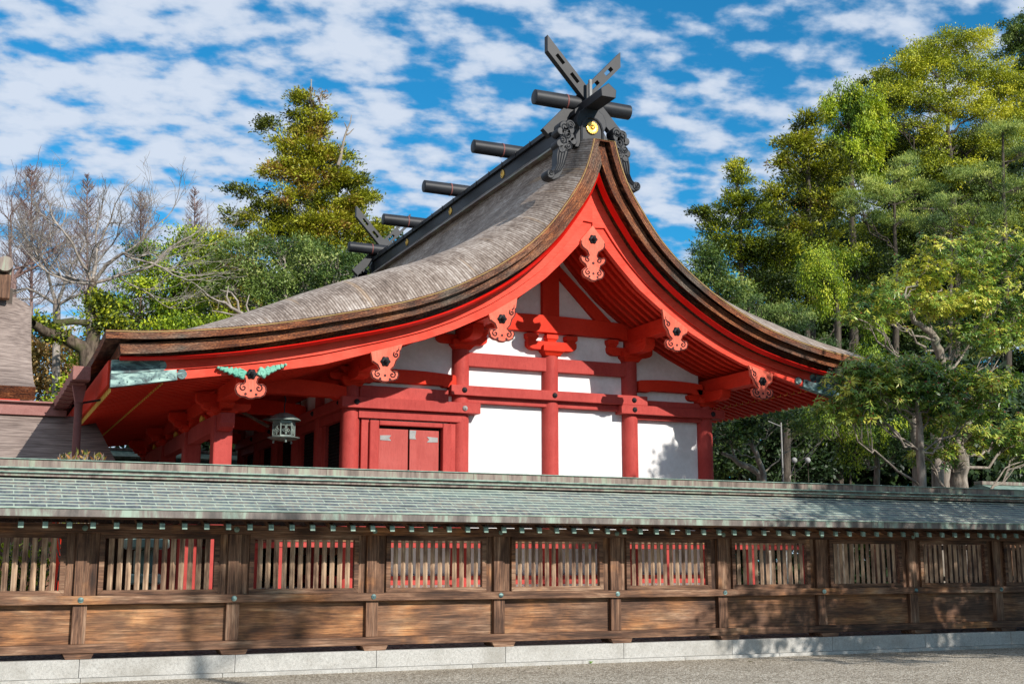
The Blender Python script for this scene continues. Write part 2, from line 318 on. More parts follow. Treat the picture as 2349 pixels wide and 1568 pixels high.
# fallen leaves on the gravel
k=0
for (x,y,c) in ((11.9,17.2,0),(8.35,17.35,0),(16.4,17.25,1),(16.9,16.9,2),(13.9,16.6,0)):
    m=MB(); a=random.random()*6; ca,sa=math.cos(a),math.sin(a); pts=[(-.045,0,.012),(-.01,.028,.02),(.05,0,.006),(-.01,-.026,.004)]
    m.add([(x+ca*p[0]-sa*p[1],y+sa*p[0]+ca*p[1],p[2]) for p in pts],[(0,1,2,3)]); m.tube([(x,y,.006),(x-.06*ca,y-.06*sa,.01)],.0025,5)
    tag(m.build('fallen_leaf',[LAUT,LBUSH,LDRK][c],fix=False),['small brown fallen leaf on the gravel','yellow-green fallen leaf on the gravel at the right','dark fallen leaf on the gravel near the right edge'][c],'leaf','fallen leaves on the gravel')
wd=thing('weed','tiny green weed in the joint between kerb and gravel near the middle','plant',(9.35,17.9,0)); B=None
m=MB()
for a in np.arange(0,6.2,.7): m.add([(9.35,17.9,.0),(9.35+.02*math.cos(a)-.006,17.9+.02*math.sin(a),.03),(9.35+.05*math.cos(a),17.9+.04*math.sin(a)-.01,.045),(9.35+.02*math.cos(a)+.006,17.9+.02*math.sin(a)-.004,.03)],[(0,1,2,3)])
m.build('leaves',paint('weed_green',(.10,.25,.03),(.2,.36,.05)),wd,fix=False)
# ------------------------------------------------------------------ the fence
FX=1.573; BAY=2.104; NF=range(-1,10)
fen=thing('shrine_fence','long weathered wooden fence with slatted windows and green copper tile roof','fence',(9,18.3,.29))
def px(k): return FX+BAY*k
X0,X1=-4.0,24.0
for k in NF:
    x=px(k)
    MB().box(x-.095,x+.095,18.20,18.40,1.139,2.0).build('post',WZ,fen,.008)
    MB().box(x-.095,x+.095,18.20,18.40,.487,1.022).build('post',WZ,fen,.008)
    MB().prism([(x-.20,.368),(x+.20,.368),(x+.165,.298),(x-.165,.298)],18.02,18.40).build('foot_block',WX,fen,.004)
    for z in (2.065,1.082): MB().lathe([(.040,0),(.040,-.006),(.032,-.016),(.016,-.02),(.012,-.028),(0.002,-.03)],(x,18.139,z),'y',18).build('boss_nail',PAT if z<2 else COPG,fen,smooth=True)
MB().box(X0,X1,18.12,18.44,.368,.487).build('sill_beam',WX,fen,.01)
MB().box(X0,X1,18.14,18.44,1.022,1.139).build('middle_rail',WX,fen,.008)
MB().box(X0,X1,18.14,18.44,2.0,2.128).build('top_beam',WX,fen,.008)
win0=None
for k in list(NF)[:-1]:
    a=px(k)+.095; b=px(k+1)-.095
    MB().box(a,b,18.285,18.325,.487,1.022).build('lower_panel',WP,fen)
    for (u,v) in ((a,a+.125),(b-.125,b)): MB().box(u,v,18.27,18.31,1.139,2.0).build('side_board',WZ,fen)
    u,v=a+.125,b-.125
    fr=MB()
    def trap(p): fr.prism(p,18.215,18.305)
    z0,z1=1.1395,1.9995; w=.072
    trap([(u,z0),(v,z0),(v-w,z0+w),(u+w,z0+w)]); trap([(u,z1),(u+w,z1-w),(v-w,z1-w),(v,z1)])
    trap([(u,z0+.002),(u+w-.001,z0+w+.001),(u+w-.001,z1-w-.001),(u,z1-.002)]); trap([(v,z0+.002),(v,z1-.002),(v-w+.001,z1-w-.001),(v-w+.001,z0+w+.001)])
    fo=fr.build('window_frame',WX,fen,.003)
    n=12; sp=(v-u-2*w)/(n+.5)
    for i in range(n):
        cx=u+w+sp*(i+.75); r=.036+.002*random.random(); tw=random.uniform(-.006,.006)
        sl_=MB().prism([(cx-r,18.262),(cx+tw,18.262-r),(cx+r,18.262),(cx+tw,18.262+r)],z0+w,z1-w,'z').build('slat',WS,fo)
# rafters of the fence roof
i=0; x=X0+.2; r0=None
rp=[(17.42,2.045),(17.42,2.115),(18.3,2.42),(18.3,2.34)]
while x<X1:
    if r0 is None:
        r0=MB().prism(rp,x-.03,x+.03,'x').build('rafter',WY,fen); c0=MB().prism([(17.405,2.042),(17.405,2.118),(17.45,2.134),(17.45,2.056)],x-.034,x+.034,'x').build('rafter_cap',COPG,r0); xb=x
    else:
        d=np.array([x-xb,0,0]); r=copy_obj(r0,WL[r0.name]+d,fen); copy_obj(c0,WL[c0.name]+d,r)
    x+=.3006
fr_=MB(); 
for s in (1,-1):
    P=[(17.2,2.19),(17.2,2.285),(18.3,2.74),(18.3,2.45),(17.45,2.165)]
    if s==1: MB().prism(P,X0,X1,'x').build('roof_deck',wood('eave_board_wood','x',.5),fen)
    else: MB().prism([(36.6-a,b) for a,b in P],X0,X1,'x').build('roof_deck',WY,fen)
# copper fascia, in sheets
MB().box(X0,X1,17.185,17.199,2.188,2.296).build('fascia',COPF,fen)
MB().box(X0,X1,17.170,17.199,2.288,2.300).build('fascia_drip',COPG,fen)
# tile courses: ten overlapping steps
nrow=10
for s in (1,-1):
    m=MB()
    for r in range(nrow):
        y0=17.17+(18.16-17.17)*r/nrow; y1=17.17+(18.16-17.17)*(r+1)/nrow+.02
        sl0=2.30+(2.76-2.30)*(r/nrow); sl1=2.30+(2.76-2.30)*((r+1)/nrow)+.003
        xs=np.linspace(X0,X1,120); wob=.0035*np.sin(xs*5.3+r*2.1)+.003*np.sin(xs*11.7+r*1.3)
        Y=lambda y: y if s==1 else 36.6-y
        P=[[(x,Y(y0+w_*1.5),sl0+.012+w_) for x,w_ in zip(xs,wob)],[(x,Y(y1),sl1+.002) for x in xs]]
        UV=[[((x)/.40,r+.04) for x in xs],[((x)/.40,r+.98) for x in xs]]
        m.grid(P,UV)
        P2=[[(x,Y(y0+w_*1.5),sl0-.004) for x,w_ in zip(xs,wob)],[(x,Y(y0+w_*1.5),sl0+.012+w_) for x,w_ in zip(xs,wob)]]
        m.grid(P2,[[(x/.40,r+.01) for x in xs],[(x/.40,r+.06) for x in xs]])
    m.build('tile_courses',CTILE,fen,fix=False)
# ridge capping: stacked copper mouldings
MB().box(X0,X1,18.03,18.57,2.755,2.80).build('ridge_course',COPB,fen,.004)
MB().box(X0,X1,17.99,18.61,2.800,2.815).build('ridge_course',COPG,fen,.003)
MB().box(X0,X1,18.07,18.53,2.815,2.862).build('ridge_course',COPB,fen,.004)
MB().box(X0,X1,18.02,18.58,2.862,2.880).build('ridge_course',COPG,fen,.003)
x=X0; capm=MB(); 
while x<X1: capm.box(x,x+.598,18.13,18.47,2.880,2.992); x+=.6
capm.build('ridge_cap',COPB,fen,.003)
MB().box(X0,X1,18.105,18.495,2.992,3.004).build('ridge_top_sheet',COPG,fen,.003)
# granite base course
st=thing('stone_base','pale granite curb of long blocks carrying the wooden fence','stone curb',(9,18.2,0))
joints=[-6.4]+[px(k)+.02 for k in range(-1,11)]
for a,b in zip(joints[:-1],joints[1:]): MB().box(a+.003,b-.003,18.0,18.13,.055,.297).build('granite_block',GRAN,st,.006)
a=-6.0
while a<24: MB().box(a+.003,a+1.9,17.93,18.5,-.05,.053).build('footing_block',GRAN,st,.005); a+=1.903
# ------------------------------------------------------------------ the hall
XR=12.07; YC=30.36; YV0,YV1=22.2,38.52
hall=thing('shrine_hall','vermilion shrine hall with curved shingle roof and crossed ridge finials','building',(12,25,0))
WX_=lambda d: XR+d
Tt=[(.27,10.55),(.36,10.18),(.54,9.66),(.76,9.30),(1.02,8.94),(1.34,8.49),(1.95,7.92),(2.62,7.45),(3.38,7.03),(4.14,6.72),(4.9,6.49),(5.7,6.29),(6.6,6.07),(7.6,5.87),(8.45,5.745),(9.25,5.655),(10.0,5.62)]
Ttr=Tt[:10]+[(4.95,6.50),(5.85,6.32),(6.8,6.23)]
Bt=[(0,8.78),(.33,8.33),(.7,7.93),(1.14,7.50),(1.74,7.06),(2.40,6.64),(3.15,6.27),(3.85,5.99),(4.89,5.67),(5.9,5.36),(6.84,5.17),(7.8,5.03),(8.77,4.88),(9.83,4.69)]
Btr=Bt[:8]+[(4.47,5.84),(5.11,5.68),(5.77,5.50),(6.4,5.36),(6.8,5.30)]
def smooth_curve(tab,n=64):
    d,z=map(np.array,zip(*tab)); t=np.concatenate([[0],np.cumsum(np.hypot(np.diff(d),np.diff(z)))]); tt=np.linspace(0,t[-1],n)
    # light smoothing of the traced points
    D=np.interp(tt,t,d); Z=np.interp(tt,t,z)
    for _ in range(6):
        D[1:-1]=(D[:-2]+2*D[1:-1]+D[2:])/4; Z[1:-1]=(Z[:-2]+2*Z[1:-1]+Z[2:])/4
    return D,Z
def Bz(d,right=False):
    tab=Btr if right else Bt; a,b=zip(*tab); return np.interp(abs(d),a,b)
class Half:
    def __init__(s,sign):
        s.sg=sign; s.D,s.Z=smooth_curve(Ttr if sign>0 else Tt,56 if sign>0 else 84)
        tx=np.gradient(s.D); tz=np.gradient(s.Z); l=np.hypot(tx,tz); s.nx=tz/l; s.nz=-tx/l   # inward / down
        s.arc=np.concatenate([[0],np.cumsum(np.hypot(np.diff(s.D),np.diff(s.Z)))])
    def off(s,o,dmax=99):
        o=np.broadcast_to(np.asarray(o,float),s.D.shape)
        x=s.D+s.nx*o; z=s.Z+s.nz*o
        neg=x<0
        if neg.any():
            i=np.where(neg)[0].max(); j=min(i+1,len(x)-1); t=(0-x[i])/(x[j]-x[i]+1e-9); zc=z[i]+t*(z[j]-z[i])
            z=np.where(np.arange(len(x))<=i,zc,z); x=np.where(np.arange(len(x))<=i,0,x)
        z=np.where(x>dmax,np.interp(dmax,x,z),z); x=np.minimum(x,dmax)
        return x,z
    def boardoff(s):
        o=np.zeros_like(s.D)
        for i in range(len(o)):
            lo,hi=.4,1.6
            for _ in range(30):
                m=(lo+hi)/2; x=s.D[i]+s.nx[i]*m; z=s.Z[i]+s.nz[i]*m
                if z>Bz(max(x,0),s.sg>0) + (0 if x>0 else x*1.3): lo=m
                else: hi=m
            o[i]=lo
        return o
HL,HR=Half(-1),Half(1)
def drop(d):
    return np.interp(abs(d),[0,.3,1,2,3,4,5,6,7,8,9,9.5,10.1],[.45,.48,.70,.92,1.06,1.12,1.08,.92,.70,.45,.16,.0,-.15])
def lift(d,Y):
    dist=np.minimum(Y-YV0,YV1-Y); g=np.clip(1-dist/3.2,0,1)**2.1
    return drop(d)*(1-g)
def chain(o,dl=99,dr=99):
    xl,zl=HL.off(o,dl); xr,zr=HR.off(o,dr)
    x=np.concatenate([-xl[::-1],xr]); z=np.concatenate([zl[::-1],zr]); s=np.concatenate([-HL.arc[::-1]-.3,HR.arc+.3]); d=np.concatenate([-HL.D[::-1],HR.D]); return x,z,s,d
_e=np.array([0,.15,.3,.5,.75,1.05,1.4,1.75,2.1,2.5,2.9,3.2]); ys=np.concatenate([YV0+_e,np.linspace(YV0+4,YV1-4,8),(YV1-_e)[::-1]])
def layer(o0,o1,ya,yb,dl,dr,topname,edgename,topmat,blift=1):
    x,z,s,d=chain(o0,dl,dr); x1,z1,_,_=chain(o1,dl-.03,dr-.03); Y=np.clip(ys,ya,yb)
    if o0==0:
        sel=np.ones(len(x),bool)
    top=np.stack([np.stack([XR+x,np.full_like(x,y),z+lift(d,y)],-1) for y in Y]); 
    uv=np.stack([np.stack([np.full_like(s,y),s],-1) for y in Y])
    t=MB().grid(top,uv).build(topname,topmat,hall,smooth=True,fix=False) if topname else None
    bot=np.stack([np.stack([XR+x1,np.full_like(x1,y),z1+lift(d,y)*blift-.001],-1) for y in Y])
    e=MB(); L=o1-o0
    e.grid(bot,uv*np.array([1,.1]))
    for i in (0,-1): e.grid(np.stack([top[i]+[0,0,-.002],bot[i]]),np.stack([np.stack([s,np.zeros_like(s)],-1),np.stack([s,np.full_like(s,L)],-1)]))
    for j in (0,-1): e.grid(np.stack([top[:,j],bot[:,j]]),np.stack([np.stack([Y,np.zeros_like(Y)],-1),np.stack([Y,np.full_like(Y,L)],-1)]))
    if not topname: e.grid(top,uv*np.array([1,.1]))
    e.build(edgename,SHE,hall,fix=False); return t
layer(0,.155,YV0,YV1,99,99,'shingle_surface','upper_shingle_edge',SHT)
layer(.21,.40,YV0+.14,YV1-.14,9.74,6.62,None,'lower_shingle_edge',SHE)
layer(.155,.60,YV0+.62,YV1-.62,9.5,6.4,None,'shingle_core',SHE,0)
# thin gilt batten under the top edge
for i,(ya) in enumerate((YV0-.012,YV1+.002)):
    x,z,s,d=chain(.020); x2,z2,_,_=chain(.034); m=MB()
    A=np.stack([np.stack([XR+x,np.full_like(x,y),z],-1) for y in (ya,ya+.01)]); B=np.stack([np.stack([XR+x2,np.full_like(x,y),z2],-1) for y in (ya,ya+.01)])
    m.grid(np.stack([A[0],B[0]])); m.grid(np.stack([A[1],B[1]])); m.grid(np.stack([A[0],A[1]])); m.grid(np.stack([B[0],B[1]])); m.build('verge_batten',BATT,hall,fix=False)
def band(o0,o1,ya,yb,name,mat,dl=99,dr=99,side=0,d0=0,bev=0,bulge=False,label=None,only=None):
    # solid strip that follows the verge; side -1 left, 1 right
    h=HL if side<0 else HR; dm=dl if side<0 else dr
    x0,z0=h.off(o0,dm); x1,z1=h.off(o1,dm); sel=slice(None) if only is None else np.where((h.D>=only[0])&(h.D<=only[1]))[0]
    x0,z0,x1,z1,s=x0[sel],z0[sel],x1[sel],z1[sel],h.arc[sel]; sg=h.sg
    m=MB(); ring=[(x0,z0,ya),(x1,z1,ya),(x1,z1,yb),(x0,z0,yb)]
    if bulge:
        xm,zm=(x0+x1)/2,(z0+z1)/2; ring=[(x0,z0,yb),(x0*.75+x1*.25,z0*.75+z1*.25,ya+.03),(xm,zm,ya),(x0*.25+x1*.75,z0*.25+z1*.75,ya+.03),(x1,z1,yb)]
    G=np.stack([np.stack([XR+sg*a,np.full_like(a,y),b],-1) for a,b,y in ring+[ring[0]]])
    m.grid(G); n=len(ring); L=len(x0); b=0
    m.f.append(tuple(k*L for k in range(n))); m.f.append(tuple(k*L+L-1 for k in range(n))[::-1])
    return m.build(name,mat,hall,bev,label=label,smooth=bulge)
for sd in (-1,1):
    h=HL if sd<0 else HR; bo=h.boardoff(); mid=.50+(bo-.50)*.46; dl,dr=9.8,6.72
    for fy in (0,1):
        F=(lambda y:y) if fy==0 else (lambda y:2*YC-y)
        band(np.minimum(.40,bo),.485,F(22.46),F(22.62),'verge_roll',VROLL,9.7,6.66,sd,bulge=True)
        band(.455,mid-.006,F(22.80),F(22.95),'bargeboard',VERMX,dl,dr,sd,bev=.006)
        band(mid+.004,bo,F(22.845),F(22.985),'bargeboard_lower_strip',VERMX,dl,dr,sd,bev=.006)
        a=h.D.max()-1.35
        band(.45,mid+.002,F(22.785),F(22.96),'bargeboard_end_plate',PAT,dl+.01,dr+.01,sd,only=(a+.35,99)); band(mid-.006,bo+.012,F(22.80),F(22.98),'bargeboard_end_plate',PAT,dl+.01,dr+.01,sd,only=(a,99))
        if fy==0:
            o0=float(np.interp(a,h.D,.5*(mid+bo))); hw=float(np.interp(a,h.D,.5*(bo-mid)))
            for (dd_,f,yy_) in ((a,(mid+bo)/2,22.80),(a+.35,(.455+mid)/2,22.785)):
                x,z=h.off(f,dl); zc=float(np.interp(dd_,h.D,z)); xc=float(np.interp(dd_,h.D,x)); r=hw+.004 if dd_==a else .5*float(np.interp(a,h.D,mid)-.455)
                MB().lathe([(r,yy_+.001),(r,yy_+.12)],(XR+sd*xc,0,zc),'y',24).build('end_plate_lobe',PAT,hall)
            x2,z2=h.off(bo,dl)
            for j in np.linspace(a,h.D.max()-.3,9): MB().lathe([(.014,0),(.012,-.012),(.004,-.016)],(XR+sd*float(np.interp(j,h.D,x2)),22.80,float(np.interp(j,h.D,z2))+.05),'y',8).build('rivet',PAT,hall)
# rafters: two flights on each side
def rb(d,right): return float(Bz(d,right)+max(.22-.035*abs(d),-.03))
def rafter_mesh(y,sg,fly):
    if fly: dd=[8.2,8.9,9.78] if sg<0 else [4.9,5.6,6.55]; zz=[4.97,4.86,4.63] if sg<0 else [5.76,5.58,5.33]
    else: dd=list(np.linspace(.06,8.87 if sg<0 else 5.75,16)); zz=[rb(d,sg>0) for d in dd]
    if fly: hgt=.12
    else: hgt=.13
    w=.055; m=MB(); n=len(dd)
    V=[]
    for d,z in zip(dd,zz):
        x=XR+sg*d; V+=[(x,y-w,z),(x,y+w,z),(x,y+w,z+hgt),(x,y-w,z+hgt)]
    F=[(4*i+k,4*i+(k+1)%4,4*i+4+(k+1)%4,4*i+4+k) for i in range(n-1) for k in range(4)]+[(0,1,2,3),(4*n-1,4*n-2,4*n-3,4*n-4)]
    m.add(V,F); return m,(XR+sg*dd[-1],zz[-1],hgt)
ry=np.arange(23.10,37.72,.265)
tips=MB()
for sg in (-1,1):
    for fly in (0,1):
        m,tip=rafter_mesh(ry[0],sg,fly); r0=m.build('flying_rafter' if fly else 'rafter',VERM,hall)
        t0=MB().box(tip[0]-.006,tip[0]+.006,ry[0]-.060,ry[0]+.060,tip[1]-.008,tip[1]+tip[2]+.004).build('rafter_tip',GOLDP,r0)
        for y in ry[1:25]:
            dv=np.array([0,y-ry[0],0]); r=copy_obj(r0,WL[r0.name]+dv,hall); copy_obj(t0,WL[t0.name]+dv,r)
        for y in ry[25:]:
            m,tip=rafter_mesh(y,sg,fly)
            if 'far' not in globals(): far=MB()
            far.add(m.v,m.f); tips.box(tip[0]-.006,tip[0]+.006,y-.060,y+.060,tip[1]-.008,tip[1]+tip[2]+.004)
o=far.build('far_rafters',VERM,hall); o['kind']='stuff'; o=tips.build('far_rafter_tips',GOLDP,hall); o['kind']='stuff'
for sg in (-1,1):
    dd=np.linspace(0,8.9 if sg<0 else 5.78,24); m=MB(); P=np.array([[(XR+sg*d,y,rb(d,sg>0)+.128) for d in dd] for y in (22.99,37.73)]); m.grid(P); m.grid(P+[0,0,.03])
    dd=([8.2,8.9,9.8],[4.97,4.86,4.63]) if sg<0 else ([4.9,5.6,6.57],[5.76,5.58,5.33])
    P=np.array([[(XR+sg*d,y,z+.118) for d,z in zip(*dd)] for y in (22.99,37.73)]); m.grid(P); m.grid(P+[0,0,.03]); m.build('soffit',VERM,hall,fix=False)
    xa,za,zb=(XR-9.80,4.735,5.20) if sg<0 else (XR+6.50,5.44,5.80)
    MB().box(xa-.05,xa+.12,22.99,37.73,za,zb).build('eave_beam',VERM,hall,.01)
    xa,za=(XR-8.80,4.99) if sg<0 else (XR+5.68,5.67)
    MB().box(xa-.06,xa+.06,22.99,37.73,za,za+.12).build('eave_beam',VERM,hall,.006)
# purlins running to the verge, and their pendants
PUR=[(0,8.56,8.92,.17),(-2.12,6.66,6.99,.16),(2.12,6.66,6.99,.16),(-4.65,5.45,5.79,.16),(4.25,5.58,5.91,.16),(-7.39,4.76,5.06,.15)]
for d,z0,z1,w in PUR:
    MB().box(XR+d-w,XR+d+w,22.96,37.76,z0,z1).build('purlin',VERM,hall,.012)
def spiral(cx,cz,r,turns,s,start,y,tw,m,n=22):
    pts=[]
    for i in range(n):
        t=i/(n-1); a=start+s*turns*2*math.pi*t; rr=r*(1-.85*t); pts.append((cx+rr*math.cos(a),y,cz+rr*math.sin(a)))
    m.tube(pts,tw,5)
def flower(x,y,z,r,par):
    m=MB().lathe([(r,0),(r,-.02),(r*.75,-.045),(r*.45,-.05),(r*.42,-.10),(r*.2,-.12),(.002,-.13)],(x,y,z),'y',36,lambda a:1+.10*math.cos(6*a)); return m.build('flower_boss',IRON,par,smooth=True)
def pendant(d,big=False,wings=False,sc=1.0):
    x=XR+d; rt=d>0; E=float(Bz(d,rt)); up=-1 if d>0 else 1      # up: the side towards the ridge
    dn=[(.265,-.30),(.16,-.37),(.125,-.455),(.15,-.47),(.265,-.472),(.295,-.55),(.26,-.655),(.18,-.70),(.11,-.705),(.06,-.735),(0,-.74)]
    us=[(.32,0),(.31,-.145),(.235,-.25),(.20,-.37),(.125,-.455)]+dn[3:]; e0,e1=.30,.355
    if big:
        dn=[(.30,-.36),(.305,-.42),(.26,-.50),(.14,-.58),(.11,-.66),(.14,-.71),(.22,-.70),(.285,-.68),(.315,-.74),(.28,-.82),(.19,-.88),(.17,-.93),(.22,-.96),(.27,-1.01),(.265,-1.09),(.21,-1.16),(.12,-1.185),(.05,-1.225),(0,-1.23)]; us=dn; e0=e1=.28
    if wings:
        dn=[(.20,-.06),(.13,-.12),(.12,-.18),(.14,-.21),(.22,-.20),(.285,-.25),(.30,-.33),(.265,-.42),(.19,-.47),(.10,-.475),(.05,-.50),(0,-.505)]; us=dn; e0=e1=.24
    dn=[(p,q*sc) for p,q in dn]; us=[(p,q*sc) for p,q in us]
    top=[(x+up*t,float(Bz(abs(d+up*t),(d+up*t)>0))+.015) for t in np.linspace(e1,-e0,13)]
    if big: top=[(x+t,E-1.18*abs(t)+.015) for t in np.linspace(up*e1,-up*e0,13)]
    L=[(x-up*p,E+q) for p,q in dn]; Rr=[(x+up*p,E+q) for p,q in us]
    pts=top+L+Rr[::-1][1:]; y0,y1=22.79,22.87
    o=MB().prism(pts,y0,y1).build('gable_pendant',PENDR,hall,.012)
    l=MB(); yy=y0-.002; zc=E+np.mean([dn[-1][1],dn[-4][1]])
    body=L+Rr[::-1][1:]; inn=[]
    for k,p in enumerate(body):
        a=np.array(body[max(k-1,0)]);c=np.array(body[min(k+1,len(body)-1)]);t=c-a;t/=np.linalg.norm(t)+1e-9;nrm=np.array([t[1],-t[0]])
        if up<0: nrm=-nrm
        inn.append((p[0]-nrm[0]*.016,yy,p[1]-nrm[1]*.016))
    l.tube(inn,.011,5,False)
    if big: cur=[(.135,-.76,.066),(.13,-1.04,.07)]; hz=-1.13
    elif wings: cur=[(.145,-.29,.075)]; hz=-.41
    else: cur=[(.15,-.565,.072)]; hz=-.665
    for sx in (-1,1):
        for cx,cz,r in cur: spiral(x+sx*cx,E+cz*sc,r,1.15,-sx,math.pi*.5,yy,.014,l)
    if not big and not wings: spiral(x+up*.22,E-.10,.06,1.2,up,2.2,yy,.015,l); l.tube([(x+up*.23,yy,E-.04),(x+up*.27,yy,E+.0),(x+up*.28,yy,E+.07)],[.016,.012,.005],5)
    for dx,dz in ((-.10,0),(.10,0),(0,.07)): l.lathe([(.026,0),(.026,-.004),(.002,-.005)],(x+dx,yy,E+hz*sc+dz),'y',10)
    if big: l.lathe([(.03,0),(.03,-.004),(.002,-.005)],(x,yy,E-.83),'y',10)
    l.build('scroll_lines',INK,o)
    zb=E-(.30 if big else (.25 if not wings else .03)); flower(x,y0,zb,.095,o)
    if wings:
        for sx in (-1,1):
            w=MB(); sl_=.20 if sx>0 else -.02
            for i,(a,b,r) in enumerate(((.20,-.03,.10),(.30,-.01,.082),(.395,.01,.07),(.485,.03,.056),(.565,.045,.042),(.63,.06,.028))):
                zz=E+b+sl_*a; w.lathe([(r,.03),(r,-.01),(r*.8,-.035),(r*.3,-.045),(.002,-.04)],(x+sx*a,y0-.01-.004*i,zz),'y',22,lambda t,i=i:1+.16*math.sin(4*t+i*1.3))
                spiral(x+sx*a,zz,r*.8,1.2,-sx,1.0+i,y0-.052,.010,w)
            w.build('leaf_wing',VERD,o,smooth=True)
pendant(0,True); pendant(-2.15); pendant(2.06,sc=.94); pendant(-4.66,sc=.90); pendant(4.30,sc=.90)
P=at(575,905,22.8); pendant(P[0]-XR,False,True)
# ---- gable wall
CX=[7.37,9.87,12.07,14.14,16.20]; CT=[5.38,6.23,6.23,6.23,5.38]; CR=.195; YW=24.99
FXs=7.37; YWF=36*0+YC*2-YW
def columns(yy,parent,tops=True):
    for x,zt in zip(CX,CT):
        MB().lathe([(CR,.5),(CR,zt)],(x,yy,0),'z',32).build('column',BENI,parent,smooth=True)
columns(YW,hall); columns(YWF,hall)
for y in np.linspace(YW,YWF,6)[1:-1]:
    for x,zt in ((CX[0],5.38),(CX[-1],5.38)): MB().lathe([(CR,.5),(CR,zt)],(x,y,0),'z',28).build('column',BENI,hall,smooth=True)
def roofz(X): d=X-XR; return rb(d,d>0)+.10
for yy,fc in ((25.05,1),(2*YC-25.05,-1)):
    for i in range(4):
        a,b=CX[i]+.12,CX[i+1]-.12; xs=np.linspace(a,b,9)
        MB().prism([(a,.9),(b,.9)]+[(x,roofz(x)) for x in xs[::-1]],yy-.04,yy+.04).build('plaster_panel',PLAS,hall)
# side wall at the right and porch front wall
MB().box(CX[-1]-.03,CX[-1]+.03,YW+.15,YWF-.15,.9,5.5).build('plaster_panel',PLAS,hall)
# bargeboards' side: ties and beams across the gable
def bm(name,x0,x1,z0,z1,proud=.0,mat=BENI,bev=.012): return MB().box(x0,x1,YW-.13-proud,YW+.13,z0,z1).build(name,mat,hall,bev)
bm('tie_beam',CX[1]+.1,CX[2]-.1,5.87,6.18); bm('tie_beam',CX[2]+.1,CX[3]-.1,5.87,6.18)
bm('nail_beam',9.56,14.49,5.195,5.415,.14); bm('lintel_strip',CX[1]+.1,CX[2]-.1,5.05,5.194,.0); bm('lintel_strip',CX[2]+.1,CX[3]-.1,5.05,5.194,.0)
bm('nail_beam',13.78,16.62,4.985,5.193,.16); bm('lintel_strip',CX[3]+.1,CX[4]-.1,4.885,4.984); bm('lintel_strip',14.5,CX[4]-.1,5.194,5.34,.02)
bm('nail_beam',7.10,10.24,4.795,5.03,.17); bm('lintel_strip',CX[0]+.15,9.54,5.031,5.30,.03)
def boss(x,z,y,m=IRON): MB().lathe([(.062,0),(.060,-.012),(.045,-.035),(.02,-.045),(.018,-.06),(.003,-.065)],(x,y,z),'y',20).build('boss_nail',m,hall,smooth=True)
for x,z,p in ((9.87,5.31,.14),(12.07,5.31,.14),(14.13,5.31,.14),(14.13,5.085,.16),(16.28,5.085,.16),(7.42,4.92,.17),(9.87,4.90,.17)): boss(x,z,YW-.13-p,STEEL if x==9.87 and z<5 else IRON)
# rainbow beams of vermilion and bracket sets
def rounded(x0,x1,z0,z1,camber=.05,r=.10):
    n=10; top=[(x0,z1-r)]+[(x0+r*(1-math.cos(t)),z1-r+r*math.sin(t)) for t in np.linspace(.3,math.pi/2,4)]+[(x0+(x1-x0)*t,z1+camber*math.sin(math.pi*t)) for t in np.linspace(.12,.88,8)]+[(x1-r*(1-math.cos(t)),z1-r+r*math.sin(t)) for t in np.linspace(math.pi/2,.3,4)]+[(x1,z1-r)]
    bot=[(x1,z0),(x1-.28,z0),(x1-.34,z0+.035),(x0+.34,z0+.035),(x0+.28,z0),(x0,z0)]; return top+bot
MB().prism(rounded(9.95,14.18,6.73,7.12,.05,.14),YW-.17,YW+.14).build('rainbow_beam',VERM,hall,.012)
MB().prism(rounded(7.5,9.72,5.36,5.64,.05,.06),YW-.16,YW+.12).build('rainbow_beam',VERM,hall,.012)
MB().prism(rounded(14.32,16.1,5.54,5.81,.04,.06),YW-.16,YW+.12).build('rainbow_beam',VERM,hall,.012)
MB().prism(rounded(4.85,7.3,4.98,5.25,.10,.08),YW-.14,YW+.14).build('rainbow_beam',VERM,hall,.012)
# king post and sloping struts
MB().box(XR-.215,XR+.215,YW-.10,YW+.12,7.14,8.62).build('king_post',VERM,hall,.01)
for s in (-1,1):
    MB().prism([(XR+s*.10,8.62),(XR+s*.27,8.35),(XR+s*1.62,7.13),(XR+s*1.20,7.13),(XR+s*.216,8.10)],YW-.08,YW+.1).build('gable_strut',VERM,hall,.008)
def daito(x,y,z,w=.27,h=.22,mat=VERM):   # bearing block with a tapered foot
    m=MB(); t=h*.45; ww=w*.68
    b=[(-ww,-ww),(ww,-ww),(ww,ww),(-ww,ww)]
    V=[(x+a,y+c,z) for a,c in b]+[(x+a/ww*w*.82,y+c/ww*w*.82,z+t*.6) for a,c in b]+[(x+a/ww*w,y+c/ww*w,z+t) for a,c in b]+[(x+a/ww*w,y+c/ww*w,z+h) for a,c in b]
    F=[(0,3,2,1)]+[(4*i+k,4*i+(k+1)%4,4*i+4+(k+1)%4,4*i+4+k) for i in range(3) for k in range(4)]+[(12,13,14,15)]
    return m.add(V,F).build('bearing_block',mat,hall,.006)
def arm(c,a0,a1,z0,z1,w0,w1,axis,mat=VERM,round0=True,round1=True,name='bracket_arm'):
    h=z1-z0; r=h*.9; P=[]
    P+=[(a0,z1)]+([(a0,z0+h*.55)]+[(a0+r*(1-math.cos(t)),z0+h*.55-h*.55*math.sin(t)) for t in np.linspace(.3,math.pi/2,5)] if round0 else [(a0,z0)])
    P+=([(a1-r*(1-math.cos(t)),z0+h*.55-h*.55*math.sin(t)) for t in np.linspace(math.pi/2,.3,5)]+[(a1,z0+h*.55)] if round1 else [(a1,z0)])+[(a1,z1)]
    return MB().prism(P,w0,w1,axis).build(name,mat,hall,.008)
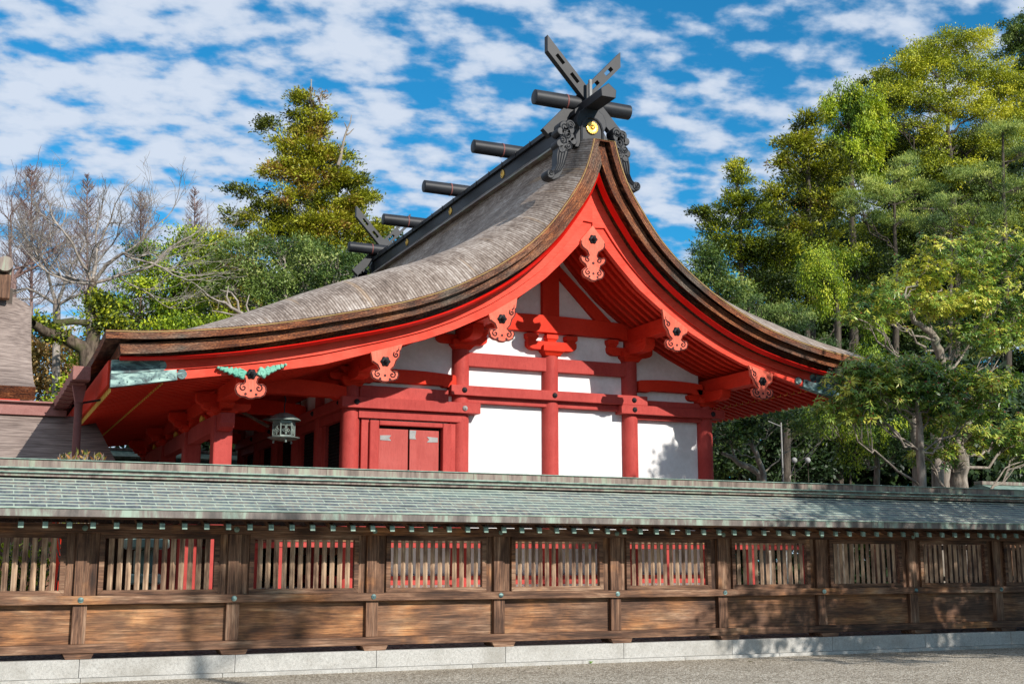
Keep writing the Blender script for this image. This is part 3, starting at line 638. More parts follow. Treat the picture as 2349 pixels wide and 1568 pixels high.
# centre set
daito(12.07,YW,6.23,.27,.23); arm(0,11.45,12.69,6.36,6.56,YW-.17,YW+.10,'y')
for dx in (-.5,0,.5): daito(12.07+dx,YW-.03,6.56,.145,.165)
# shoulder sets (C1, C3)
for x,s in ((9.87,1),(14.14,-1)):
    daito(x,YW,6.23,.27,.21); arm(0,x-.60,x+.60,6.36,6.56,YW-.12,YW+.10,'y'); daito(x+s*.48,YW-.03,6.56,.14,.165)
    arm(0,23.95,YW-.05,6.38,6.66,x-.13,x+.13,'x',round1=False); daito(x,YW-.75,6.52,.15,.14)
for x,z in ((7.37,5.38),(16.20,5.38)):
    daito(x,YW,z-.12,.26,.2); arm(0,x-.5,x+.5,z+.02,z+.16,YW-.12,YW+.10,'y'); arm(0,24.0,YW-.05,z-.02,z+.21,x-.13,x+.13,'x',round1=False)
    zz=5.46; MB().prism([(XR-4.65-.24 if x<12 else x-.2,z+.16),(x+.3,z+.16),(x+.3,z+.30),(x-.3,z+.30)],YW-.16,YW+.10).build('bracket_arm',VERM,hall,.006)
# ---- door bay
DX=7.37
MB().box(7.50,9.86,YW-.19,YW+.05,4.60,4.785).build('door_head',BENI,hall,.008)
MB().box(7.585,7.75,YW-.12,YW+.06,2.0,4.598).build('door_jamb',BENI,hall,.008); MB().box(9.60,9.73,YW-.12,YW+.06,2.0,4.598).build('door_jamb',BENI,hall,.008)
MB().box(7.75,7.955,YW-.20,YW+.05,2.0,4.56).build('door_frame',BENI,hall,.02); MB().box(9.40,9.598,YW-.20,YW+.05,2.0,4.56).build('door_frame',BENI,hall,.02); MB().box(7.956,9.399,YW-.20,YW+.05,4.46,4.56).build('door_frame',BENI,hall,.02)
MB().box(7.956,9.399,YW+.0,YW+.06,2.0,4.459).build('door_recess',DARK,hall)
for a,b,hx in ((7.985,8.64,7.99),(8.675,9.345,9.34)):
    d=MB().box(a,b,YW-.085,YW-.04,2.05,4.40).build('door_leaf',BENID,hall,.006); s=1 if hx<8.3 else -1
    MB().prism([(hx+s*.02,4.155),(hx+s*.27,4.145),(hx+s*.22,4.205),(hx+s*.27,4.265),(hx+s*.02,4.255)],YW-.094,YW-.086).build('hinge_strap',STEEL,d)
    if s<0:
        MB().box(a+.0,a+.16,YW-.10,YW-.086,2.05,4.399).build('meeting_stile',BENID,d,.004)
        MB().prism([(a-.01,4.20),(a+.14,4.20),(a+.12,4.25),(a+.14,4.385),(a-.01,4.385)],YW-.112,YW-.101).build('lock_plate',STEEL,d)
        MB().lathe([(.05,0),(.045,-.012),(.015,-.02),(.012,-.03),(.002,-.032)],(a+.075,YW-.101,3.34),'y',20,lambda t:1+.14*math.cos(5*t)).build('lock_flower',STEEL,d)
# ---- front wall (towards the porch) with lattice shutters
ycol=np.linspace(YW,YWF,6)
for a,b in zip(ycol[:-1],ycol[1:]):
    l=MB().box(FXs+.02,FXs+.06,a+.2,b-.2,2.0,4.6).build('lattice_shutter',DARK,hall)
    m=MB()
    for y in np.arange(a+.55,b-.5,.075): m.box(FXs-.005,FXs+.019,y,y+.025,2.0,4.59)
    for z in np.arange(2.05,4.6,.075): m.box(FXs-.012,FXs-.006,a+.52,b-.5,z,z+.025)
    m.build('lattice',DARK,l)
    for u,v in ((a+.2,a+.5),(b-.5,b-.2)): MB().box(FXs-.08,FXs+.10,u,v,2.0,4.6).build('door_jamb',BENI,hall,.01)
    MB().box(FXs-.03,FXs+.03,a+.15,b-.15,5.05,5.55).build('plaster_panel',PLAS,hall)
MB().box(FXs-.24,FXs-.0,YW-.0,YWF+.2,4.80,5.03).build('nail_beam',BENI,hall,.012)
MB().box(FXs-.13,FXs+.13,YW,YWF,4.60,4.79).build('lintel_strip',BENI,hall,.01)
for y in ycol[:-1]: MB().lathe([(.062,0),(.060,-.012),(.045,-.035),(.02,-.05),(.003,-.06)],(FXs-.24,y+.05,4.92),'x',16).build('boss_nail',IRON,hall,smooth=True)
# ---- porch pillars, ties and brackets
PXc=4.68; py_=[24.99,28.56,32.14,35.73]
for i,y in enumerate(py_):
    MB().box(PXc-.19,PXc+.19,y-.19,y+.19,.5,4.58).build('porch_pillar',BENI,hall,.03)
    daito(PXc,y,4.50,.27,.16); arm(0,y-.52,y+.52,4.60,4.76,PXc-.12,PXc+.12,'x')
    arm(0,PXc-.42,PXc+.55,4.62,4.77,y-.12,y+.12,'y'); arm(0,PXc-.55,PXc-.1,4.70,4.95,y-.10,y+.10,'y',round1=False,name='beam_nose')
    for dy in (-.42,.42): daito(PXc,y+dy,4.62,.13,.14)
    if i: MB().prism(rounded(4.85,7.3,4.98,5.25,.10,.08),y-.14,y+.14).build('rainbow_beam',VERM,hall,.01)
# nose of the tie beam on the near pillar
MB().prism([(YW-.19,4.52),(YW-.62,4.52),(YW-.62,4.32),(YW-.56,4.24),(YW-.42,4.20),(YW-.19,4.18)],PXc-.14,PXc+.14,'x').build('beam_nose',BENI,hall,.01)
for a,b in zip(py_[:-1],py_[1:]):
    MB().prism([(a+.19,4.22),(b-.19,4.22),(b-.19,4.52),(b-.6,4.56),((a+b)/2,4.58),(a+.6,4.56),(a+.19,4.52)],PXc-.12,PXc+.12,'x').build('porch_tie_beam',BENI,hall,.01)
    # carved strut between the pillars
    c=(a+b)/2; m=MB(); pr=[(-.46,0),(-.40,.10),(-.24,.13),(-.14,.26),(0,.30),(.14,.26),(.24,.13),(.40,.10),(.46,0),(.28,.02),(.12,.12),(0,.16),(-.12,.12),(-.28,.02)]
    m.prism([(c+u,4.585+v*.55) for u,v in pr],PXc-.07,PXc+.07,'x'); st_=m.build('carved_strut',VERM,hall,.006)
    m=MB()
    for u,v,r in ((-.12,.05,.05),(0,.07,.06),(.12,.05,.05)): m.lathe([(r,-.09),(r,-.06),(r*.5,.0),(.002,.09)],(PXc-.03,c+u,4.585+v),'x',12,lambda t:1+.15*math.cos(5*t))
    m.build('carved_flowers',GOLDP,st_)
# ---- floor, veranda, lower wall and plinth
MB().box(CX[0]-.1,CX[-1]+.1,YW+.1,YWF-.1,1.75,2.0).build('floor',WX,hall)
vb=[('veranda_beam',5.62,18.2,23.72,23.90),('veranda_beam',5.62,18.2,2*YC-23.90,2*YC-23.72)]
for n,a,b,c,d in vb: MB().box(a,b,c,d,1.88,1.99).build(n,BENI,hall,.008)
MB().box(5.62,5.80,23.90,2*YC-23.9,1.88,1.99).build('veranda_beam',BENI,hall,.008); MB().box(18.02,18.2,23.90,2*YC-23.9,1.88,1.99).build('veranda_beam',BENI,hall,.008)
MB().box(5.60,18.22,23.70,24.93,1.991,2.03).build('veranda_floor',WX,hall); MB().box(5.60,7.3,24.935,37,1.991,2.03).build('veranda_floor',WX,hall); MB().box(16.3,18.22,24.935,37,1.991,2.03).build('veranda_floor',WX,hall)
for x in (5.71,14.4,16.6,18.12):
    MB().box(x-.085,x+.085,23.74,23.88,1.05,1.879).build('veranda_post',BENI,hall,.006)
for y in np.linspace(23.81,36.9,7)[1:]:
    for x in (5.71,18.11): MB().box(x-.07,x+.07,y-.07,y+.07,1.05,1.879).build('veranda_post',BENI,hall,.006)
MB().box(CX[0],CX[-1],YW-.10,YW+.1,1.12,1.31).build('ground_sill',BENI,hall,.01)
MB().box(CX[0]-.1,CX[0]+.1,YW,YWF,1.12,1.31).build('ground_sill',BENI,hall,.01)
m=MB(); V=[]
for (e,z) in ((0,.24),(.05,.75),(.2,.98),(.5,1.04)):
    V+=[(5.2+e,23.2+e,z),(18.6-e,23.2+e,z),(18.6-e,37.5-e,z),(5.2+e,37.5-e,z)]
m.add(V,[(4*i+k,4*i+(k+1)%4,4*i+4+(k+1)%4,4*i+4+k) for i in range(3) for k in range(4)]+[(12,13,14,15)]); m.build('plinth',PLAS,hall,.02)
for y in py_: MB().box(PXc-.32,PXc+.32,y-.32,y+.32,.24,.52).build('pillar_base_stone',GRAN,hall,.02)
MB().box(3.2,5.6,26.6,34.2,.25,.40).build('porch_step',GRAN,hall,.01)
for i in range(8): MB().box(4.95+.1*i*0+.08*i*1.0,5.62,27.2,33.4,.40+.19*i,.40+.19*(i+1)-.004).build('stair',WX,hall,.006)
# ---- ridge
RB=MB()
MB().prism([(XR-.40,10.86),(XR+.40,10.86),(XR+.27,11.02),(XR+.27,11.34),(XR-.27,11.34),(XR-.27,11.02)],22.99,37.73).build('ridge_box',BLK,hall,.01)
MB().prism([(XR-.34,11.34),(XR+.34,11.34),(XR+.34,11.45),(XR+.24,11.52),(XR-.24,11.52),(XR-.34,11.45)],22.93,37.79).build('ridge_cap',BLK,hall,.008)
m=MB()
for y in np.arange(23.6,37.6,.84): MB().box(XR-.352,XR-.341,y,y+.03,11.35,11.47).build('cap_clip',BLK,hall)
MB().prism([(XR-.5,10.78),(XR+.5,10.78),(XR+.40,10.90),(XR-.40,10.90)],22.98,37.74).build('ridge_apron',COPB,hall)
MB().prism([(XR-.17,11.44),(XR+.17,11.44),(XR+.19,11.62),(XR,11.76),(XR-.19,11.62)],21.98,24.2).build('ridge_beam_end',BLK,hall,.012)
MB().prism([(XR-.17,11.44),(XR+.17,11.44),(XR+.19,11.62),(XR,11.76),(XR-.19,11.62)],2*YC-24.2,2*YC-21.9).build('ridge_beam_end',BLK,hall,.012)
for y in np.linspace(23.22,37.5,5):
    k=MB().lathe([(.150,-1.2),(.168,-1.19),(.172,-.6),(.174,0),(.172,.6),(.168,1.19),(.150,1.2)],(XR,y,11.70),'x',24).build('ridge_log',BLK,hall,smooth=True)
    for s in (-1,1): MB().lathe([(.180,-.016),(.180,.016)],(XR+s*.42,y,11.70),'x',24).build('log_strap',PIPE,k)
def chrys(c,r,axis,par=hall,name='gold_crest'):
    m=MB(); n=96; sg=-1
    m.lathe([(r*.98,.02),(r,0),(r*.93,sg*.02),(r*.45,sg*.030),(r*.20,sg*.012),(r*.17,sg*.03),(r*.08,sg*.045),(.001,sg*.046)],c,axis,n,lambda a:.955+.045*abs(math.cos(8*a)))
    rr=[]
    for i in range(16):
        a=2*math.pi*(i+.5)/16; u,v=math.cos(a),math.sin(a); p=[(u*r*.22,v*r*.22),(u*r*.86,v*r*.86)]
        if axis=='y': m.tube([(c[0]+q[0],c[1]-.030+.006*j,c[2]+q[1]) for j,q in enumerate(p)],[.003,.006],4)
    o=m.build(name,GOLD,par,smooth=True); m=MB()
    for i in range(16):
        a=2*math.pi*i/16; u,v=math.cos(a),math.sin(a)
        P=[(c[0]+u*r*q,c[1]-h,c[2]+v*r*q) if axis=='y' else (c[0]-h,c[1]+u*r*q,c[2]+v*r*q) for q,h in ((.24,.016),(.55,.030),(.90,.020))]
        m.tube(P,r*.022,4)
    m.build('petal_grooves',IRON,o); return o
for i,y in enumerate((27.07,30.7,34.37)): chrys((XR-.272,y,11.19),.115,'x')
# end boards with crest and scroll ornaments, both gables
def gable_ornament(F,sg):
    # centre plate
    pl=[(-.42,10.52),(-.40,10.80),(-.30,10.95),(-.37,11.10),(-.36,11.22),(-.28,11.38),(-.22,11.40),(-.18,11.46),(.18,11.46),(.22,11.40),(.28,11.38),(.36,11.22),(.37,11.10),(.30,10.95),(.40,10.80),(.42,10.52)]
    a,b=sorted((F(22.42),F(22.62))); o=MB().prism([(XR+x,z) for x,z in pl],a,b).build('ridge_end_plate',BLK,hall,.015)
    # raised arched rim round the crest
    rim=[(-.26,10.62),(-.26,10.98),(-.21,11.12),(-.12,11.21),(0,11.24),(.12,11.21),(.21,11.12),(.26,10.98),(.26,10.62)]
    MB().tube([(XR+x,F(22.41),z) for x,z in rim],.028,8).build('arched_rim',BLK,o,smooth=True)
    if sg>0: chrys((XR+.0,F(22.40),11.0),.150,'y')
    F0=F; F=lambda y: F0(y-.20)
    for s in (-1,1):
        m=MB(); 
        lobes=[(.60,10.98,.13),(.74,10.93,.13),(.83,10.80,.10),(.70,10.80,.13),(.60,10.70,.12),(.74,10.62,.12),(.84,10.52,.11),(.68,10.48,.12),(.60,10.86,.12),(.52,10.62,.10),(.80,10.40,.10)]
        for x,z,r in lobes:
            a,b=sorted((F(22.52),F(22.80))); f0=F(22.52)
            m.lathe([(r*.92,F(22.82)),(r*.92,F(22.55)),(r*.8,F(22.52)),(r*.74,F(22.52))],(XR+s*(x-.02),0,z-.01),'y',20)
        # flowing tail
        tail=[(.56,10.50),(.86,10.46),(.90,10.25),(.90,10.05),(.95,9.92),(1.05,9.84),(1.14,9.86),(1.16,9.78),(1.10,9.70),(.98,9.68),(.86,9.74),(.78,9.86),(.72,10.05),(.66,10.25)]
        a,b=sorted((F(22.54),F(22.80))); m.prism([(XR+s*x,z) for x,z in tail],a,b)
        m.lathe([(.105,F(22.80)),(.105,F(22.56)),(.09,F(22.52))],(XR+s*1.06,0,9.79),'y',18)
        oo=m.build('cloud_ornament',BLK,hall,.006,smooth=True)
        l=MB()
        for i,(x,z,r) in enumerate([(.58,10.93,.11),(.71,10.88,.12),(.64,10.70,.10),(.76,10.57,.11),(.62,10.46,.10),(1.06,9.79,.085)]): spiral(XR+s*(x-.0),z+.02,r*.9,1.6,s if i%2 else -s,.8*i,F(22.515),.014,l,30)
        for k in range(4):
            q=[(.62+.07*k,10.42),(.68+.06*k,10.22),(.74+.045*k,10.04),(.82+.04*k,9.90),(.96+.02*k,9.80+.012*k)]; l.tube([(XR+s*x,F(22.53),z) for x,z in q],[.012]*5,5)
        l.build('cloud_scrolls',BLK,oo,smooth=True)
gable_ornament(lambda y:y+.36,1); gable_ornament(lambda y:2*YC-y-.36,-1)
# crossed finials
def finial(yc,s,th=.16):
    # plank from (s*-1.06, 12.95) down to (s*1.02,10.80), two slots near the tip
    p0=np.array([-1.06,13.02]); p1=np.array([1.06,10.74]); L=np.linalg.norm(p1-p0); u=(p1-p0)/L; L*=.93; v=np.array([-u[1],u[0]]); w=.125
    def q(a,b): p=p0+u*a+v*b; return (XR+s*p[0],p[1])
    m=MB(); y0,y1=yc-th/2,yc+th/2
    hs=[(.46,.72),(.98,1.24)]; segs=[]
    cut=.27   # tip cut upright
    m.prism([q(-.0,w),q(cut,-w),q(hs[0][0],-w),q(hs[0][0],w)],y0,y1)
    for i,(a,b) in enumerate(hs):
        m.prism([q(a,w),q(b,w),q(b,.045),q(a,.045)],y0,y1); m.prism([q(a,-.045),q(b,-.045),q(b,-w),q(a,-w)],y0,y1)
        e=hs[i+1][0] if i==0 else L
        m.prism([q(b,w),q(e,w),q(e,-w),q(b,-w)],y0,y1)
    m.build('crossed_finial',BLK,hall)
finial(23.07,1); finial(23.25,-1); finial(2*YC-23.16,1); finial(2*YC-22.98,-1)
MB().box(XR-.03,XR+.03,22.80,22.87,11.5,12.15).build('finial_strap',STEEL,hall)
# ---- eave gutter and downpipe at the left
g=MB().prism([(1.72,5.02),(2.0,5.02),(2.0,5.20),(1.97,5.20),(1.97,5.05),(1.75,5.05),(1.75,5.20),(1.72,5.20)],24.2,37.4).build('gutter',PINKC,hall)
for y in np.arange(24.6,37,.7): MB().tube([(1.70,y,5.21),(1.86,y,5.26),(2.02,y,5.21),(2.04,y,5.0),(1.86,y,4.97),(1.69,y,5.0)],.014,5).build('gutter_bracket',PIPE,g)
MB().box(1.70,2.02,24.05,24.30,4.96,5.22).build('gutter_box',PINKC,g,.01)
MB().prism([(1.76,4.955),(2.02,4.955),(1.965,4.62),(1.83,4.62)],24.75,24.95).build('pipe_hopper',PIPE,g)
MB().lathe([(.075,.3),(.075,4.62)],(1.90,24.85,0),'z',18).lathe([(.083,4.12),(.083,4.16)],(1.90,24.85,0),'z',18).lathe([(.083,4.58),(.083,4.64)],(1.90,24.85,0),'z',18).build('downpipe',PIPE,g,smooth=True)
MB().tube([(1.95,24.85,4.62),(2.5,24.6,4.72)],.022,6).build('gutter_tie',IRON,g)
# ---- things by the hall
ln=thing('hanging_lantern','green-grey bronze lantern with openwork sides hanging under the porch','lantern',(5.92,24.85,4.02))
lx,ly=5.92,24.85; n6=6
def hexl(prof,name,mat,**k): return MB().lathe(prof,(lx,ly,0),'z',6).build(name,mat,ln,**k)
LNT=copper('lantern_bronze',(.10,.13,.12),(.18,.22,.20),(.26,.31,.27),3)
MB().lathe([(.02,4.63),(.10,4.62),(.20,4.58),(.31,4.50),(.34,4.475),(.34,4.46),(.22,4.46)],(lx,ly,0),'z',24).build('cap',LNT,ln,smooth=True)
hexl([(.235,4.455),(.235,4.40)],'rim',LNT); hexl([(.235,4.155),(.235,4.115)],'rim',LNT)
for k in range(6):
    a=k*math.pi/3; a2=a+math.pi/3; p=np.array([lx+.225*math.cos(a),ly+.225*math.sin(a)]); q=np.array([lx+.225*math.cos(a2),ly+.225*math.sin(a2)])
    MB().tube([(p[0],p[1],4.155),(p[0],p[1],4.40)],.014,6).build('corner_post',LNT,ln)
    m=MB(); c=(p+q)/2; t=(q-p)/np.linalg.norm(q-p)
    def pt(u,z): return (c[0]+t[0]*u,c[1]+t[1]*u,z)
    for u,z,r in ((0,4.27,.035),(-.045,4.25,.028),(.045,4.25,.028),(0,4.32,.022),(0,4.20,.02)):
        m.tube([pt(u-r,z),pt(u,z+r*1.1),pt(u+r,z),pt(u,z-r*1.1),pt(u-r,z)],.010,5)
    m.tube([pt(0,4.16),pt(0,4.35)],.008,4)
    for u in np.linspace(-.09,.09,7): m.tube([pt(u,4.35),pt(u,4.40)],.005,4)
    m.tube([pt(-.11,4.35),pt(.11,4.35)],.007,4)
    m.build('openwork_panel',LNT,ln)
MB().lathe([(.12,4.05),(.26,4.075),(.325,4.10),(.33,4.115),(.2,4.115)],(lx,ly,0),'z',24).build('base_dish',LNT,ln,smooth=True)
for k in range(3):
    a=k*2.1+.5; MB().tube([(lx+.2*math.cos(a),ly+.2*math.sin(a),4.08),(lx+.22*math.cos(a),ly+.22*math.sin(a),4.0)],.02,6).build('foot',LNT,ln)
MB().tube([(lx,ly,4.62),(lx,ly,4.80),(lx+.02,ly,4.90),(lx,ly,4.98)],.014,6).build('hanging_hook',IRON,ln)
rd=MB().tube([at(775,1090,24.9)*0+np.array([5.05,25.2,4.68]),(5.62,24.9,4.33)],.035,8); tag(rd.build('lantern_brace_pole',WY,None,smooth=True),'short brown wooden pole slanting down to the hanging lantern','pole')
# lightning conductor pole standing right of the hall
P0=np.array([19.2,26.0,.25]); zt=5.15
lp=thing('conductor_pole','thin grey metal pole standing under the right eave tip','pole',tuple(P0))
MB().tube([P0,(P0[0],P0[1],zt)],.022,8).build('mast',STEEL,lp,smooth=True); MB().tube([(P0[0],P0[1],zt-.1),(P0[0]-.4,P0[1],zt+.02)],.012,6).build('side_arm',STEEL,lp)
# ------------------------------------------------------------------ neighbouring roofs at the left
nb=thing('neighbouring_hall','tall brown shingled roof of the neighbouring hall at the left edge','building',(-4,34,0))
yy=np.linspace(0,1,22); yv=31+3.6*yy; zv=5.70+ (8.75-5.70)*(yy**1.25); xs=np.linspace(-14,0,30)
def nx(t,z): # right verge flares at the bottom and at the top
    return 1.42+.02*z*0-.16*np.sin(np.pi*t)*1.0
m=MB(); P=[];UV=[]
for j,(t,y,z) in enumerate(zip(yy,yv,zv)):
    xr=1.28+.10*(1-t)**3+.02*t; rowx=np.concatenate([np.linspace(-14,xr-1.3,14)[:-1],np.linspace(xr-1.3,xr,12)]); g=np.clip(1-(xr-rowx)/1.3,0,1)**2
    P.append([(x,y,z-.35*gg*t*1.2) for x,gg in zip(rowx,g)]); UV.append([(x,j*.22) for x in rowx])
m.grid(P,UV)
m.build('shingle_surface',LOWR,nb,smooth=True,fix=False)
P=np.array(P); e=MB(); low=P.copy(); low[:,:,2]-=.30; low[:,:,1]+=.15
e.grid(np.stack([P[0],low[0]]),np.stack([np.stack([P[0][:,0],0*P[0][:,0]],-1),np.stack([P[0][:,0],0*P[0][:,0]+.3],-1)])); e.grid(np.stack([P[:,-1],low[:,-1]]),np.stack([np.stack([yv,0*yv],-1),np.stack([yv,0*yv+.3],-1)])); e.grid(low)
e.build('shingle_edge',SHE,nb,fix=False)
MB().prism([(34.3,8.7),(35.5,8.7),(39,5.6),(34.3,5.6)],-14,.8,'x').build('rear_slope',SHT,nb)
MB().box(-14,.72,34.15,35.0,8.5,9.35).build('ridge_box',COPB,nb,.02)
for x,z,r in ((.55,9.25,.20),(.20,9.30,.16)): MB().lathe([(r,33.7),(r,34.3),(r*.6,34.32)],(x,0,z),'y',16).build('ridge_tile_end',COPB,nb,smooth=True)
MB().box(.36,.72,33.85,34.12,8.35,9.0).build('ridge_end_board',WZ,nb,.03); MB().box(-.2,.3,33.9,34.1,8.9,9.5).build('ridge_end_tiles',COPG,nb,.03)
MB().box(-14,1.0,31.6,37,0,5.45).build('wall',PLAS,nb); MB().box(-14,1.05,31.15,31.4,5.25,5.42).build('eave_beam',VERM,nb)
MB().tube([(-10,30.2,5.13),(1.27,30.2,5.16)],.105,10).build('gutter_pipe',PINKC,nb,smooth=True); MB().tube([(.38,30.3,5.45),(.38,30.25,5.1)],.02,6).build('pipe_hanger',PIPE,nb); MB().tube([(.26,30.2,5.05),(.26,30.2,4.3)],.09,8).build('gutter_drop',IRON,nb)
for px_ in (128,):
    q=at(px_,1290,25.6); MB().lathe([(.11,.25),(.11,2.7)],(q[0],q[1],0),'z',14).build('post',VERM,nb,smooth=True)
cr=thing('connecting_roof','low brown shingle roof with reddish copper ridge beside the porch eave','building',(-2,28,0))
m=MB(); P=[];UV=[]; 
for j,t in enumerate(np.linspace(0,1,14)):
    y=27.6+1.9*t; z=3.62+1.25*t**1.15; xr=3.0-.42*t**1.3
    rowx=np.linspace(-12,xr,24); P.append([(x,y,z) for x in rowx]); UV.append([(x,j*.16) for x in rowx])
m.grid(P,UV).build('shingle_surface',LOWR,cr,fix=False)
P=np.array(P); low=P+[0,.1,-.22]; e=MB(); e.grid(np.stack([P[0],low[0]]),None); e.grid(np.stack([P[:,-1],low[:,-1]])); e.grid(low); e.build('shingle_edge',SHE,cr,fix=False)
MB().box(-12,2.0,29.35,30.0,4.84,4.98).build('ridge_course',PINKC,cr,.01); MB().box(-12,1.95,29.42,29.95,4.98,5.12).build('ridge_course',PINKC,cr,.01); MB().box(-12,2.02,29.32,30.02,5.12,5.16).build('ridge_course',PINKC,cr,.008)
MB().box(-12,2.6,28.6,33,0,3.6).build('wall',WZ,cr)
def small_roof(name,label,x0,x1,y,z,dy=.8,h=.25):
    t=thing(name,label,'roof',(x0,y,0)); MB().prism([(y-dy,z-h),(y,z),(y+dy,z-h),(y+dy,z-h-.08),(y-dy,z-h-.08)],x0,x1,'x').build('copper_roof',COPG,t); MB().box(x0,x1,y-.15,y+.15,z-.03,z+.06).build('ridge_cap',COPB,t,.01)
    for x in np.arange(x0+.4,x1,1.8): MB().box(x-.08,x+.08,y-.08,y+.08,.25,z-h-.02).build('post',WZ,t)
    MB().box(x0,x1,y-.03,y+.03,.4,z-h-.1).build('board_wall',WZ,t)
small_roof('far_fence','distant green copper roofed fence seen below the porch eave',3.2,9,39.5,5.0)
small_roof('side_fence','green copper roofed fence whose top shows above the main fence at the right edge',24.3,40,24.5,3.62,1.0,.3)
# wooden fence standing behind the right end, seen between the slats
bf=thing('inner_fence','weathered wooden board fence seen through the right windows','fence',(18,20.5,.25))
for x in np.arange(17.4,27,2.0): MB().box(x-.08,x+.08,20.4,20.56,.25,2.3).build('post',WZ,bf,.006)
for z in (.6,1.2,1.85,2.25): MB().box(17.3,27,20.42,20.54,z,z+.10).build('rail',WX,bf,.006)
for x in np.arange(17.5,27,.22): MB().box(x,x+.15,20.5,20.53,.7,2.2).build('board',WZ,bf)
# bronze lantern and red shrine fence seen through the left windows
gl=thing('standing_lantern','pale green bronze lantern standing behind the second fence window','lantern',(3.05,20.6,.25))
for a,b,r in ((.25,.5,.34),(.5,.62,.26),(.62,1.25,.13),(1.25,1.42,.26),(1.42,1.80,.19),(1.80,1.98,.36)): MB().lathe([(r*.9,a),(r,a+.03),(r,b-.03),(r*.85,b-.004)],(2.74,20.6,0),'z',12).build('lantern_tier',COPG,gl,smooth=True)
# ------------------------------------------------------------------ trees
def unit(v): return v/(np.linalg.norm(v,axis=-1,keepdims=True)+1e-9)
def wob(P,f,s): return (np.sin(P[:,0]*f+s)*np.sin(P[:,1]*f*1.13+s*2.1)+np.sin(P[:,2]*f*1.27+s*.7)*np.sin((P[:,0]+P[:,1])*f*.71+s*1.7)+.5*np.sin((P[:,2]-P[:,0])*f*2.1+s*3.1))/1.6
def quads(name,mat,B,A,Sd,L,W,tint,parent,kind=None):
    # one rhombic leaf each: B base, A unit axis, Sd unit side
    n=len(B); L=np.broadcast_to(L,(n,))[:,None]; Wd=np.broadcast_to(W,(n,))[:,None]
    V=np.stack([B,B+A*L*.45+Sd*Wd*.5,B+A*L,B+A*L*.45-Sd*Wd*.5],1).reshape(-1,3); c=(V.min(0)+V.max(0))/2; V=V-c
    me=bpy.data.meshes.new(name); me.vertices.add(4*n); me.vertices.foreach_set('co',V.astype(np.float32).ravel()); me.loops.add(4*n); me.loops.foreach_set('vertex_index',np.arange(4*n,dtype=np.int32)); me.polygons.add(n); me.polygons.foreach_set('loop_start',np.arange(0,4*n,4,dtype=np.int32)); me.polygons.foreach_set('loop_total',np.full(n,4,np.int32))
    at_=me.attributes.new('tint','FLOAT','FACE'); at_.data.foreach_set('value',np.clip(tint,0,1).astype(np.float32)); me.materials.append(mat); me.update(calc_edges=True)
    o=link(name,me,parent,c)
    if kind: o['kind']=kind
    return o
class Tubes:
    def __init__(s): s.V=[]; s.F=[]; s.n=0
    def add(s,P,r,k=6):
        P=np.asarray(P,float); r=np.asarray(r,float); T=unit(np.gradient(P,axis=0)); ref=np.array([.3,.9,.2]); U=unit(np.cross(T,ref)); Wv=np.cross(T,U)
        a=np.arange(k)*2*math.pi/k; R_=P[:,None]+r[:,None,None]*(np.cos(a)[None,:,None]*U[:,None]+np.sin(a)[None,:,None]*Wv[:,None]); s.V.append(R_.reshape(-1,3))
        i=np.arange(len(P)-1)[:,None]*k; j=np.arange(k)[None]; j2=(j+1)%k; s.F.append((np.stack([i+j,i+j2,i+k+j2,i+k+j],-1).reshape(-1,4)+s.n)); s.n+=len(P)*k
    def build(s,name,mat,parent):
        V=np.concatenate(s.V); F=np.concatenate(s.F); c=(V.min(0)+V.max(0))/2; me=bpy.data.meshes.new(name); n=len(F)
        me.vertices.add(len(V)); me.vertices.foreach_set('co',(V-c).astype(np.float32).ravel()); me.loops.add(4*n); me.loops.foreach_set('vertex_index',F.astype(np.int32).ravel()); me.polygons.add(n); me.polygons.foreach_set('loop_start',np.arange(0,4*n,4,dtype=np.int32)); me.polygons.foreach_set('loop_total',np.full(n,4,np.int32)); me.materials.append(mat); me.update(calc_edges=True); me.shade_smooth()
        return link(name,me,parent,c)
def curve(p,q,bend,n=9,wig=.03):
    p=np.array(p,float); q=np.array(q,float); t=np.linspace(0,1,n)[:,None]; L=np.linalg.norm(q-p); P=p+(q-p)*t+np.array(bend)*np.sin(np.pi*t)
    w=rng.normal(0,wig*L,(n,3)); w[0]=w[-1]=0; return P+w
def pad_points(c,rad,n,shell=.6):
    u=unit(rng.normal(size=(n,3))); r=shell+(1-shell)*rng.random((n,1))**.6; b=1+.28*np.sin(u[:,:1]*4+c[0])*np.sin(u[:,2:]*5+c[1]*2)+.12*rng.normal(size=(n,1))*0
    return c+u*np.array(rad)*r*b,u
DM=2.3
